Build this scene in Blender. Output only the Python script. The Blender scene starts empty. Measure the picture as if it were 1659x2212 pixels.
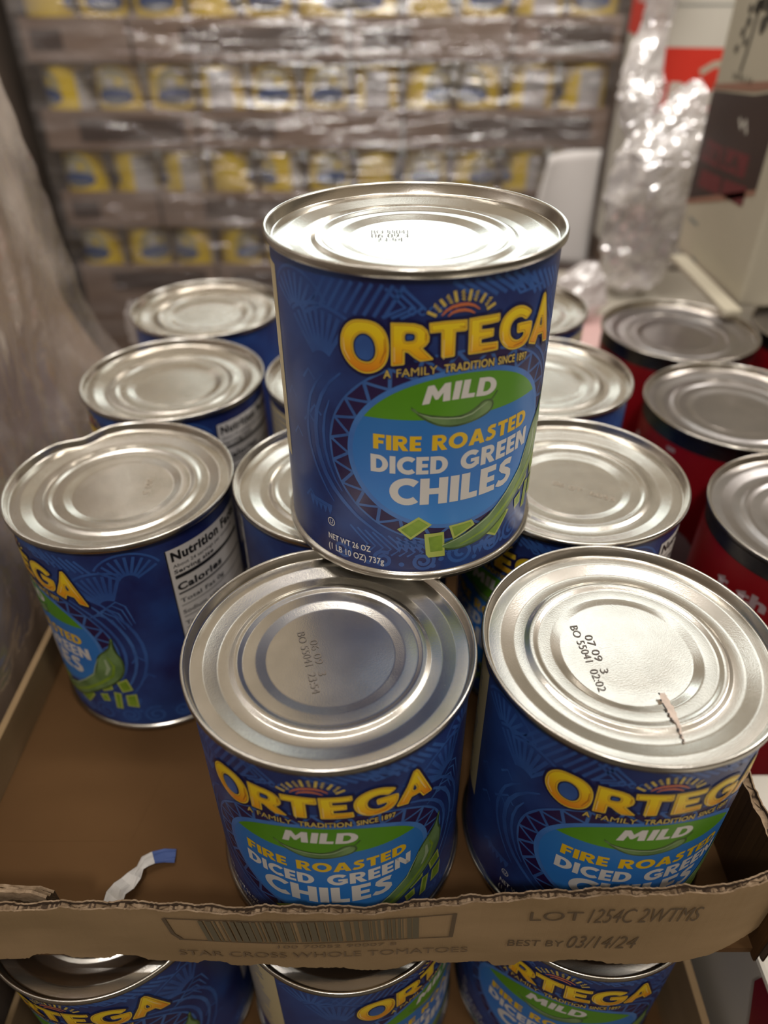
import bpy, bmesh, math, random
from mathutils import Vector, Matrix, noise
random.seed(4)
PI = math.pi
sc = bpy.context.scene
COL = sc.collection
H0 = 0.191            # camera height over the rim plane of the cans in the top tray (z = 0)
FLOOR = -0.95

# ---------------------------------------------------------------- camera
cam = bpy.data.cameras.new('camera'); co = bpy.data.objects.new('camera', cam); COL.objects.link(co)
sc.camera = co
co.location = (0, 0, H0)
pitch, roll = math.radians(37.21), math.radians(-0.22)
F = Vector((0, math.cos(pitch), -math.sin(pitch))); U = Vector((0, math.sin(pitch), math.cos(pitch))); X = Vector((1, 0, 0))
X2 = X*math.cos(roll) + U*math.sin(roll); U2 = -X*math.sin(roll) + U*math.cos(roll)
co.rotation_euler = Matrix((X2, U2, -F)).transposed().to_euler()
cam.sensor_fit = 'HORIZONTAL'; cam.sensor_width = 36.0
cam.lens = 36.0*1585/1659
cam.clip_start = 0.01
cam.dof.use_dof = True; cam.dof.focus_distance = 0.272; cam.dof.aperture_fstop = (cam.lens/1000)/0.0048

# ---------------------------------------------------------------- world, lamps, exposure
sc.view_settings.view_transform = 'Standard'; sc.view_settings.look = 'None'
sc.view_settings.exposure = 0.0; sc.view_settings.gamma = 1.0; sc.view_settings.use_curve_mapping = False
try: sc.cycles.use_denoising = True
except Exception: pass
sc.cycles.transparent_max_bounces = 24
w = bpy.data.worlds.new('world'); sc.world = w; w.use_nodes = True
w.node_tree.nodes['Background'].inputs[0].default_value = (0.43, 0.34, 0.235, 1)
w.node_tree.nodes['Background'].inputs[1].default_value = 0.83

def lamp(name, loc, target, sx, sy, power, col=(1, .97, .92)):
    l = bpy.data.lights.new(name, 'AREA'); l.shape = 'RECTANGLE'; l.size = sx; l.size_y = sy
    l.energy = power; l.color = col
    o = bpy.data.objects.new(name, l); COL.objects.link(o); o.location = loc
    o.rotation_euler = (Vector(target)-Vector(loc)).to_track_quat('-Z', 'Y').to_euler()
    return o
lamp('ceiling_or_fill_lamp', (0.62, 1.74, 2.0), (0.6, 1.6, 0), 1.1, 0.38, 4.4, (.93, 1, 1))
lamp('ceiling_or_fill_lamp', (1.7, 0.9, 1.9), (-.2, .35, 0), 0.5, 0.35, 19, (1, .95, .90))  # added fill light that brightens the wrapped stack on the left
lamp('ceiling_or_fill_lamp', (1.1, 5.6, 2.0), (1.1, 4.9, 0), 5.4, 0.9, 44, (.88, 1, 1))
lamp('ceiling_or_fill_lamp', (1.1, 7.4, 2.0), (1.1, 6.2, 0), 5.6, 1.1, 74, (.88, 1, 1))
lamp('ceiling_or_fill_lamp', (-0.15, -0.95, 1.75), (0, .4, 0), 0.13, 0.22, 13, (1, .96, .92))
lamp('ceiling_or_fill_lamp', (-0.1, 0.45, 1.35), (-.05, 1.45, .90), 1.2, 0.30, 31, (1, .95, .90))  # added low fill that brightens the far stack and the bag
lamp('ceiling_or_fill_lamp', (0.80, -0.55, 1.9), (-.1, .35, 0), 0.22, 0.22, 6, (1, .96, .90))
lamp('ceiling_or_fill_lamp', (-1.55, 3.2, 2.0), (-.2, .5, 0), 0.20, 0.34, 1.1)

# ---------------------------------------------------------------- node materials
def mat(name, col, rough=.6, metal=0, spec=.5, **k):
    m = bpy.data.materials.new(name); m.use_nodes = True
    b = m.node_tree.nodes['Principled BSDF']
    b.inputs['Base Color'].default_value = (*col, 1); b.inputs['Roughness'].default_value = rough
    b.inputs['Metallic'].default_value = metal; b.inputs['Specular IOR Level'].default_value = spec
    return m
def N(m, t, **k):
    n = m.node_tree.nodes.new(t)
    for a, v in k.items():
        if a in n.inputs: n.inputs[a].default_value = v
        else: setattr(n, a, v)
    return n
def L(m, a, b): m.node_tree.links.new(a, b)
def bsdf(m): return m.node_tree.nodes['Principled BSDF']
def ramp(m, fac, stops):
    r = N(m, 'ShaderNodeValToRGB'); L(m, fac, r.inputs[0])
    e = r.color_ramp.elements
    while len(e) < len(stops): e.new(.5)
    for i, (p, c) in enumerate(stops): e[i].position = p; e[i].color = (*c, 1)
    return r.outputs[0]
def tex(m, scale, detail=3, rough=.5, vec=None, mapscale=None, dist=0):
    tc = N(m, 'ShaderNodeTexCoord'); v = tc.outputs['Object']
    if mapscale:
        mp = N(m, 'ShaderNodeMapping'); mp.inputs['Scale'].default_value = mapscale; L(m, v, mp.inputs[0]); v = mp.outputs[0]
    n = N(m, 'ShaderNodeTexNoise', Scale=scale, Detail=detail, Roughness=rough, Distortion=dist); L(m, v, n.inputs['Vector'])
    return n.outputs[0]
def bump(m, h, strength, dist=.001):
    b = N(m, 'ShaderNodeBump', Strength=strength, Distance=dist); L(m, h, b.inputs['Height']); L(m, b.outputs[0], bsdf(m).inputs['Normal'])
def noisy(name, c1, c2, scale, rough=.6, metal=0, spec=.5, b=0, bs=None, bd=.0005, detail=4, mapscale=None, lo=.35, hi=.65):
    m = mat(name, c1, rough, metal, spec)
    L(m, ramp(m, tex(m, scale, detail, mapscale=mapscale), [(lo, c1), (hi, c2)]), bsdf(m).inputs['Base Color'])
    if b: bump(m, tex(m, bs or scale*4, 3), b, bd)
    return m
def gradz(name, stops, rough=.4, z0=0, z1=.12):
    m = mat(name, stops[0][1], rough)
    tc = N(m, 'ShaderNodeTexCoord'); s = N(m, 'ShaderNodeSeparateXYZ'); L(m, tc.outputs['Object'], s.inputs[0])
    r = N(m, 'ShaderNodeMapRange'); r.inputs['From Min'].default_value = z0; r.inputs['From Max'].default_value = z1
    L(m, s.outputs['Z'], r.inputs['Value']); L(m, ramp(m, r.outputs[0], stops), bsdf(m).inputs['Base Color'])
    return m

M = {}
def tin(name, c1, c2, rough, bs=1900, b=.13):
    m = noisy(name, c1, c2, 90, rough, 1.0, b=0)
    bump(m, tex(m, bs, 2), b, .0002)
    return m
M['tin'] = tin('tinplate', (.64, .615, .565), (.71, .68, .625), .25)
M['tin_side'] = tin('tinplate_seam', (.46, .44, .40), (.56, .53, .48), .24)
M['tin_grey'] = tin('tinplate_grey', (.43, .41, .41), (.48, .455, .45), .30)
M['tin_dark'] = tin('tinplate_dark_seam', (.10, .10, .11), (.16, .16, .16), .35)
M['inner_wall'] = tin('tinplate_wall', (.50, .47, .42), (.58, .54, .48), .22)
M['ink'] = mat('date_ink', (.13, .11, .095), .6)
M['faint_ink'] = mat('faint_date_ink', (.36, .30, .23), .6)
M['label_blue'] = noisy('label_blue', (.012, .017, .105), (.024, .066, .255), 34, .36, b=0, detail=6)
M['mid_blue'] = noisy('label_mid_blue', (.026, .075, .28), (.042, .125, .40), 60, .36)
M['light_blue'] = noisy('label_light_blue', (.036, .105, .34), (.055, .15, .43), 90, .36)
M['halo_blue'] = noisy('label_halo_blue', (.05, .16, .50), (.07, .22, .58), 70, .36)
M['navy'] = mat('label_navy', (.008, .006, .055), .36)
M['violet'] = mat('label_violet', (.022, .008, .065), .36)
M['oval'] = gradz('label_oval_blue', [(.0, (.045, .25, .68)), (.45, (.03, .19, .60)), (1, (.03, .18, .52))], .36, .026, .07)
M['green'] = noisy('label_green', (.085, .27, .008), (.105, .32, .012), 30, .36)
M['yellow'] = mat('label_yellow', (.78, .50, .015), .36)
M['edge_yellow'] = mat('label_edge_yellow', (.85, .58, .04), .34)
M['rust'] = mat('label_rust', (.42, .10, .012), .36)
M['gold'] = gradz('label_gold', [(.0, (.78, .24, .012)), (.35, (.84, .40, .01)), (.7, (.90, .62, .012)), (1, (.88, .66, .02))], .34, .086, .103)
M['shine'] = mat('label_shine', (.9, .68, .25), .3)
M['white'] = mat('label_white', (.70, .67, .64), .4)
M['cream'] = mat('label_cream', (.62, .52, .30), .4)
M['black'] = mat('label_black', (.012, .012, .014), .4)
M['orange'] = mat('label_orange', (.62, .17, .06), .4)
M['ray'] = mat('label_ray_yellow', (.68, .50, .10), .4)
M['chile_dark'] = noisy('chile_dark_green', (.035, .075, .02), (.08, .14, .04), 160, .36)
M['chile'] = noisy('chile_green', (.10, .19, .06), (.20, .32, .12), 90, .36)
M['chile_pale'] = mat('chile_pale', (.36, .46, .28), .36)
M['dice'] = noisy('dice_green', (.16, .28, .02), (.26, .40, .04), 140, .36)
M['dice_pale'] = mat('dice_pale', (.42, .50, .10), .36)
M['red'] = noisy('label_red', (.22, .003, .008), (.27, .005, .011), 30, .35)
M['red_text'] = mat('label_pink_white', (.36, .27, .29), .4)
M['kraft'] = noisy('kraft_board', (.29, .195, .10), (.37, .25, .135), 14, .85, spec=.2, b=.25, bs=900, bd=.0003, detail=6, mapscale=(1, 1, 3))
M['kraft_in_shaded'] = noisy('kraft_inner_shaded', (.098, .048, .017), (.125, .063, .023), 9, .85, spec=.2, b=.2, bs=700, bd=.0003, detail=6)  # darker copy of kraft; shade inside the tray is put into the colour
M['kraft_edge'] = noisy('kraft_torn', (.22, .15, .09), (.36, .26, .17), 260, .9, spec=.1, b=.5, bs=900, bd=.0006)
M['flute'] = mat('flute_shadow', (.07, .042, .024), .9)
M['box_ink'] = mat('box_ink', (.125, .085, .048), .8)
M['pale_ink'] = mat('pale_box_ink', (.19, .13, .075), .8)
M['barcode_ink'] = mat('barcode_ink', (.14, .115, .07), .8)
M['kraft_far'] = noisy('kraft_far', (.24, .165, .125), (.30, .215, .165), 8, .85, spec=.2, detail=5)
M['far_ink'] = mat('far_ink', (.06, .038, .032), .8)
M['far_yellow'] = noisy('far_yellow', (.76, .53, .012), (.82, .60, .03), 20, .45)
M['far_olive'] = noisy('far_olive', (.36, .32, .14), (.46, .42, .24), 40, .5)
M['far_blue'] = noisy('far_blue', (.025, .07, .22), (.04, .10, .28), 30, .5)
M['far_grey'] = noisy('far_grey', (.20, .22, .22), (.26, .28, .26), 30, .5)
M['far_white'] = noisy('far_white', (.55, .53, .54), (.62, .60, .60), 30, .5)
M['paper'] = noisy('paper_white', (.52, .49, .46), (.60, .57, .53), 60, .8, b=.4, bs=300, bd=.001)
M['paper_blue'] = noisy('paper_blue', (.04, .07, .20), (.06, .10, .28), 60, .7)
M['carton_white'] = noisy('carton_white', (.56, .53, .47), (.62, .59, .52), 6, .7, spec=.3)
M['carton_olive'] = noisy('carton_cream', (.44, .40, .31), (.52, .475, .37), 6, .7, spec=.3)
M['carton_red'] = noisy('carton_red', (.62, .035, .02), (.68, .05, .03), 8, .55, spec=.3)
M['carton_dark'] = noisy('carton_dark', (.030, .014, .012), (.045, .022, .018), 12, .5)
M['carton_maroon'] = mat('carton_maroon', (.13, .014, .018), .5)
M['carton_brown'] = mat('carton_brown', (.30, .15, .10), .6)
M['carton_print_pale'] = mat('carton_print_pale', (.62, .40, .38), .6)
M['carton_print'] = mat('carton_print', (.055, .048, .035), .6)
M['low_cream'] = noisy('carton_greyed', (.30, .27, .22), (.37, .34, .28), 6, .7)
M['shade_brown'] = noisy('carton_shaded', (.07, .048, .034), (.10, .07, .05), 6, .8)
M['floor'] = noisy('concrete_floor', (.16, .15, .135), (.22, .205, .185), 5, .7, b=.2, bs=80)

def film(name, amount, tint, diffuse, wr, rough=.12, strength=1, dist=.004, detail=3, sc2=None):
    """clear stretch film: mostly see-through, a little milky, with a crinkled glossy coat"""
    m = bpy.data.materials.new(name); m.use_nodes = True; nt = m.node_tree; nt.nodes.clear()
    out = nt.nodes.new('ShaderNodeOutputMaterial')
    tr = nt.nodes.new('ShaderNodeBsdfTransparent'); tr.inputs[0].default_value = (.97, .96, .96, 1)
    gl = nt.nodes.new('ShaderNodeBsdfGlossy'); gl.inputs['Roughness'].default_value = rough
    df = nt.nodes.new('ShaderNodeBsdfDiffuse'); df.inputs[0].default_value = (*tint, 1)
    a = nt.nodes.new('ShaderNodeMixShader'); b = nt.nodes.new('ShaderNodeMixShader')
    a.inputs[0].default_value = diffuse; b.inputs[0].default_value = amount
    nt.links.new(tr.outputs[0], a.inputs[1]); nt.links.new(df.outputs[0], a.inputs[2])
    nt.links.new(a.outputs[0], b.inputs[1]); nt.links.new(gl.outputs[0], b.inputs[2]); nt.links.new(b.outputs[0], out.inputs[0])
    h = tex(m, 1.0, detail, .6, mapscale=wr, dist=.6)
    bp = nt.nodes.new('ShaderNodeBump'); bp.inputs['Strength'].default_value = strength; bp.inputs['Distance'].default_value = dist
    nt.links.new(h, bp.inputs['Height']); nt.links.new(bp.outputs[0], gl.inputs['Normal'])
    if sc2:   # milky streaks of doubled film
        f2 = ramp(m, tex(m, 1.0, 3, .6, mapscale=sc2), [(.42, (diffuse*.35,)*3), (.68, (min(1, diffuse*2.0),)*3)])
        nt.links.new(f2, a.inputs[0])
    return m
M['film_far'] = film('stretch_film_far', .27, (.46, .42, .41), .15, (14, 14, 130), .17, 1, .0038, 3, (5, 5, 26))
M['film_left'] = film('stretch_film_left', .36, (.58, .50, .44), .40, (60, 16, 20), .20, 1, .005, 3, (30, 9, 9))
M['film_bag'] = film('clear_bag_film', .45, (.95, .91, .91), .72, (60, 60, 60), .17, 1, .003, 2, (16, 16, 16))
M['film_soft'] = film('milky_film', .18, (.66, .61, .60), .55, (20, 20, 30), .25, .6, .004, 2)

# ---------------------------------------------------------------- object helpers
def link(name, me, mats=None, parent=None, loc=None, rz=0, smooth=False):
    if mats:
        for m in mats: me.materials.append(M[m] if isinstance(m, str) else m)
    o = bpy.data.objects.new(name, me); COL.objects.link(o)
    if parent: o.parent = parent
    if loc is not None: o.location = loc
    o.rotation_euler.z = rz
    if smooth:
        for p in me.polygons: p.use_smooth = True
    return o
def empty(name, loc=(0, 0, 0), rz=0):
    o = bpy.data.objects.new(name, None); COL.objects.link(o); o.location = loc; o.rotation_euler.z = rz
    o.empty_display_size = .02
    return o
def tag(o, label=None, cat=None, group=None, kind=None):
    for k, v in (('label', label), ('category', cat), ('group', group), ('kind', kind)):
        if v: o[k] = v
    return o
def mesh(name, verts, faces, mi=None):
    me = bpy.data.meshes.new(name); me.from_pydata([tuple(v) for v in verts], [], faces)
    if mi: me.polygons.foreach_set('material_index', mi)
    me.update(); return me
def boxmesh(name, x0, x1, y0, y1, z0, z1, bev=0):
    bm = bmesh.new(); r = bmesh.ops.create_cube(bm, size=1)
    for v in bm.verts:
        v.co = Vector((x0 if v.co.x < 0 else x1, y0 if v.co.y < 0 else y1, z0 if v.co.z < 0 else z1))
    if bev: bmesh.ops.bevel(bm, geom=bm.edges[:], offset=bev, segments=2, affect='EDGES', profile=.6)
    me = bpy.data.meshes.new(name); bm.to_mesh(me); bm.free(); return me
def lathe(name, prof, seg=128, close=True, sharp=None, fn=None):
    """prof: list of (r, z) ; rings of seg vertices; a profile point with r == 0 becomes a centre vertex"""
    vs, fs, rings = [], [], []
    for r, z in prof:
        if r < 1e-9: rings.append([len(vs)]); vs.append((0, 0, z)); continue
        ring = []
        for i in range(seg):
            a = 2*PI*i/seg; rr, zz = (r, z) if fn is None else fn(r, z, a)
            ring.append(len(vs)); vs.append((rr*math.cos(a), rr*math.sin(a), zz))
        rings.append(ring)
    for a, b in zip(rings, rings[1:]):
        for i in range(seg):
            j = (i+1) % seg
            if len(a) == 1: fs.append((a[0], b[j], b[i]))
            elif len(b) == 1: fs.append((a[i], a[j], b[0]))
            else: fs.append((a[i], a[j], b[j], b[i]))
    me = mesh(name, vs, fs)
    for p in me.polygons: p.use_smooth = True
    return me

# ---------------------------------------------------------------- flat print: polygons, strokes and words in mm
class Print:
    """collects flat shapes (mm) with a material and a layer number"""
    def __init__(s): s.v, s.f, s.mi, s.mats, s.lay = [], [], [], [], []
    def _m(s, m):
        if m not in s.mats: s.mats.append(m)
        return s.mats.index(m)
    def raw(s, vs, fs, m, layer):
        o = len(s.v); s.v += [(x, y) for x, y in vs]; s.lay += [layer]*len(vs)
        k = s._m(m)
        for f in fs: s.f.append(tuple(i+o for i in f)); s.mi.append(k)
    def poly(s, loops, m, layer):
        if not isinstance(loops[0][0], (tuple, list)): loops = [loops]
        cu = bpy.data.curves.new('tmp', 'CURVE'); cu.dimensions = '2D'; cu.fill_mode = 'BOTH'
        for lp in loops:
            sp = cu.splines.new('POLY'); sp.points.add(len(lp)-1); sp.use_cyclic_u = True
            for p, q in zip(sp.points, lp): p.co = (q[0], q[1], 0, 1)
        vs, fs = tomesh(cu); s.raw(vs, fs, m, layer)
    def stroke(s, pts, wd, m, layer, taper=False):
        n = len(pts); vs, fs = [], []
        for i, p in enumerate(pts):
            a = pts[max(i-1, 0)]; b = pts[min(i+1, n-1)]
            dx, dy = b[0]-a[0], b[1]-a[1]; l = math.hypot(dx, dy) or 1
            h = wd/2*((.25+.75*math.sin(PI*(i+.3)/(n-.4))) if taper else 1)
            vs += [(p[0]-dy/l*h, p[1]+dx/l*h), (p[0]+dy/l*h, p[1]-dx/l*h)]
        for i in range(n-1): fs.append((2*i+1, 2*i+3, 2*i+2, 2*i))
        s.raw(vs, fs, m, layer)
    def word(s, txt, x0, x1, z0, z1, m, layer, bold=.0, arc=0, slant=0, rot=0):
        vs, fs = textmesh(txt, bold)
        ax = min(v[0] for v in vs); bx = max(v[0] for v in vs)
        az, bz = textbounds(bold)
        o = []
        for x, y in vs:
            u = (x-ax)/(bx-ax); t = (y-az)/(bz-az)
            o.append((x0+(x1-x0)*u+slant*t, z0+(z1-z0)*t+arc*(1-(2*u-1)**2)))
        if rot:
            c, sn = math.cos(rot), math.sin(rot)
            o = [(x0+(x-x0)*c-(y-z0)*sn, z0+(x-x0)*sn+(y-z0)*c) for x, y in o]
        s.raw(o, fs, m, layer)
    def build(s, name, place, cuts=None, step=.03):
        bm = bmesh.new(); vv = [bm.verts.new((x, y, l)) for (x, y), l in zip(s.v, s.lay)]
        for f, k in zip(s.f, s.mi):
            if len(set(f)) < 3: continue
            try: q = bm.faces.new([vv[i] for i in f]); q.material_index = k
            except ValueError: pass
        if cuts:
            for c in cuts:
                bmesh.ops.bisect_plane(bm, geom=bm.verts[:]+bm.edges[:]+bm.faces[:], plane_co=(c, 0, 0), plane_no=(1, 0, 0), dist=1e-5)
        for f in bm.faces:
            if f.normal.z < 0: f.normal_flip()
        for v in bm.verts: v.co = Vector(place(v.co.x, v.co.y, v.co.z*step))
        me = bpy.data.meshes.new(name); bm.to_mesh(me); bm.free()
        for m in s.mats: me.materials.append(M[m])
        return me
def tomesh(cu):
    o = bpy.data.objects.new('tmp', cu); COL.objects.link(o)
    dg = bpy.context.evaluated_depsgraph_get(); me = o.evaluated_get(dg).to_mesh()
    vs = [(v.co.x, v.co.y) for v in me.vertices]; fs = [tuple(p.vertices) for p in me.polygons]
    o.evaluated_get(dg).to_mesh_clear(); bpy.data.objects.remove(o)
    if cu.__class__.__name__ == 'TextCurve' or True: bpy.data.curves.remove(cu)
    return vs, fs
_tc = {}
def textmesh(t, bold):
    if (t, bold) not in _tc:
        cu = bpy.data.curves.new('tmp', 'FONT'); cu.body = t; cu.size = 1; cu.offset = bold; cu.resolution_u = 4; cu.fill_mode = 'BOTH'
        cu.space_character = 1+bold*2.2
        _tc[(t, bold)] = tomesh(cu)
    return _tc[(t, bold)]
def textbounds(bold):
    vs, _ = textmesh('H', bold); return min(v[1] for v in vs), max(v[1] for v in vs)
def offset(lp, d):
    """grow (d > 0) or shrink a closed outline"""
    A = sum(lp[i][0]*lp[(i+1) % len(lp)][1]-lp[(i+1) % len(lp)][0]*lp[i][1] for i in range(len(lp)))
    sg = 1 if A > 0 else -1; n = len(lp); o = []
    for i in range(n):
        a, b, c = Vector(lp[i-1]), Vector(lp[i]), Vector(lp[(i+1) % n])
        e1 = (b-a).normalized(); e2 = (c-b).normalized()
        n1 = Vector((e1.y, -e1.x))*sg; n2 = Vector((e2.y, -e2.x))*sg; m = n1+n2
        if m.length < .2: m = n1*1.0
        else: m = m.normalized()/max(.55, math.sqrt(max(0, (1+n1.dot(n2))/2)))
        o.append(tuple(b+m*d))
    return o
def ell(cx, cy, a, b, n=64, t0=0, t1=2*PI):
    return [(cx+a*math.cos(t0+(t1-t0)*i/n), cy+b*math.sin(t0+(t1-t0)*i/n)) for i in range(n+(0 if abs(t1-t0-2*PI) < 1e-6 else 1))]
def smooth_loop(lp, it=1):
    for _ in range(it):
        o = []
        for i in range(len(lp)):
            a, b = lp[i], lp[(i+1) % len(lp)]
            o += [(a[0]*.75+b[0]*.25, a[1]*.75+b[1]*.25), (a[0]*.25+b[0]*.75, a[1]*.25+b[1]*.75)]
        lp = o
    return lp
def arcpts(cx, cy, rx, ry, a0, a1, n=14): return [(cx+rx*math.cos(math.radians(a0+(a1-a0)*i/n)), cy+ry*math.sin(math.radians(a0+(a1-a0)*i/n))) for i in range(n+1)]
def rc_(a, b, c, d): return [(a, b), (c, b), (c, d), (a, d)]
GL = {   # heavy geometric capitals: width, filled outlines (with holes), strokes
 'F': (.60, [[rc_(0, 0, .27, 1)], [rc_(.2, .78, .60, 1)], [rc_(.2, .39, .54, .60)]], []),
 'I': (.27, [[rc_(0, 0, .27, 1)]], []),
 'R': (.78, [[[(0, 0), (.27, 0), (.27, .42), (.50, 0), (.80, 0), (.54, .42)]+arcpts(.42, .70, .30, .30, -62, 90)+[(0, 1)], [(.27, .60)]+arcpts(.40, .70, .10, .10, -90, 90)+[(.27, .80)]]], []),
 'E': (.58, [[rc_(0, 0, .27, 1)], [rc_(.2, .78, .58, 1)], [rc_(.2, .39, .54, .60)], [rc_(.2, 0, .58, .22)]], []),
 'O': (1.0, [[arcpts(.5, .5, .51, .52, 0, 345, 23), arcpts(.5, .5, .25, .28, 0, 345, 23)]], []),
 'A': (.94, [[[(0, 0), (.33, 1), (.61, 1), (.94, 0), (.65, 0), (.60, .19), (.34, .19), (.29, 0)], [(.40, .39), (.54, .39), (.47, .66)]]], []),
 'S': (.66, [], [([(.57, .86), (.44, .895), (.30, .89), (.185, .82), (.17, .71), (.25, .62), (.38, .54), (.49, .44), (.50, .30), (.42, .18), (.28, .115), (.14, .125), (.02, .19)], .235)]),
 'T': (.68, [[rc_(0, .77, .68, 1)], [rc_(.205, 0, .475, .85)]], []),
 'D': (.84, [[[(0, 0), (.34, 0)]+arcpts(.34, .5, .50, .5, -80, 80)+[(.34, 1), (0, 1)], [(.27, .23), (.36, .23)]+arcpts(.36, .5, .21, .27, -75, 75)+[(.36, .77), (.27, .77)]]], []),
 'C': (.82, [], [(arcpts(.51, .5, .385, .39, 47, 313, 22), .255)]),
 'G': (.95, [[rc_(.50, .36, .93, .55)], [rc_(.70, .12, .93, .45)]], [(arcpts(.51, .5, .385, .39, 42, 318, 22), .255)]),
 'N': (.84, [[rc_(0, 0, .26, 1)], [rc_(.58, 0, .84, 1)], [[(0, 1), (.27, 1), (.84, 0), (.57, 0)]]], []),
 'H': (.82, [[rc_(0, 0, .27, 1)], [rc_(.55, 0, .82, 1)], [rc_(.2, .39, .6, .62)]], []),
 'L': (.55, [[rc_(0, 0, .27, 1)], [rc_(.2, 0, .55, .23)]], []),
 'M': (1.06, [[[(0, 0), (.10, 1), (.33, 1), (.53, .58), (.73, 1), (.96, 1), (1.06, 0), (.78, 0), (.74, .50), (.58, .16), (.48, .16), (.32, .50), (.28, 0)]]], []),
}
def heavy(P, txt, x0, x1, z0, z1, m, layer, arc=0, slant=0, gap=.075):
    tot = sum(GL[c][0] if c != ' ' else .3 for c in txt)+gap*(len(txt)-1); x = 0
    q = Print()
    for c in txt:
        if c == ' ': x += .3+gap; continue
        wd, polys, strokes = GL[c]
        for lp in polys: q.poly([[(a+x, b) for a, b in l] for l in lp], m, layer)
        for pts, sw in strokes: q.stroke([(a+x, b) for a, b in pts], sw, m, layer)
        x += wd+gap
    vs = []
    for a, b in q.v:
        u = a/tot; vs.append((x0+(x1-x0)*u+slant*b, z0+(z1-z0)*b+arc*(1-(2*u-1)**2)))
    P.raw(vs, q.f, m, layer)
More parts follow.
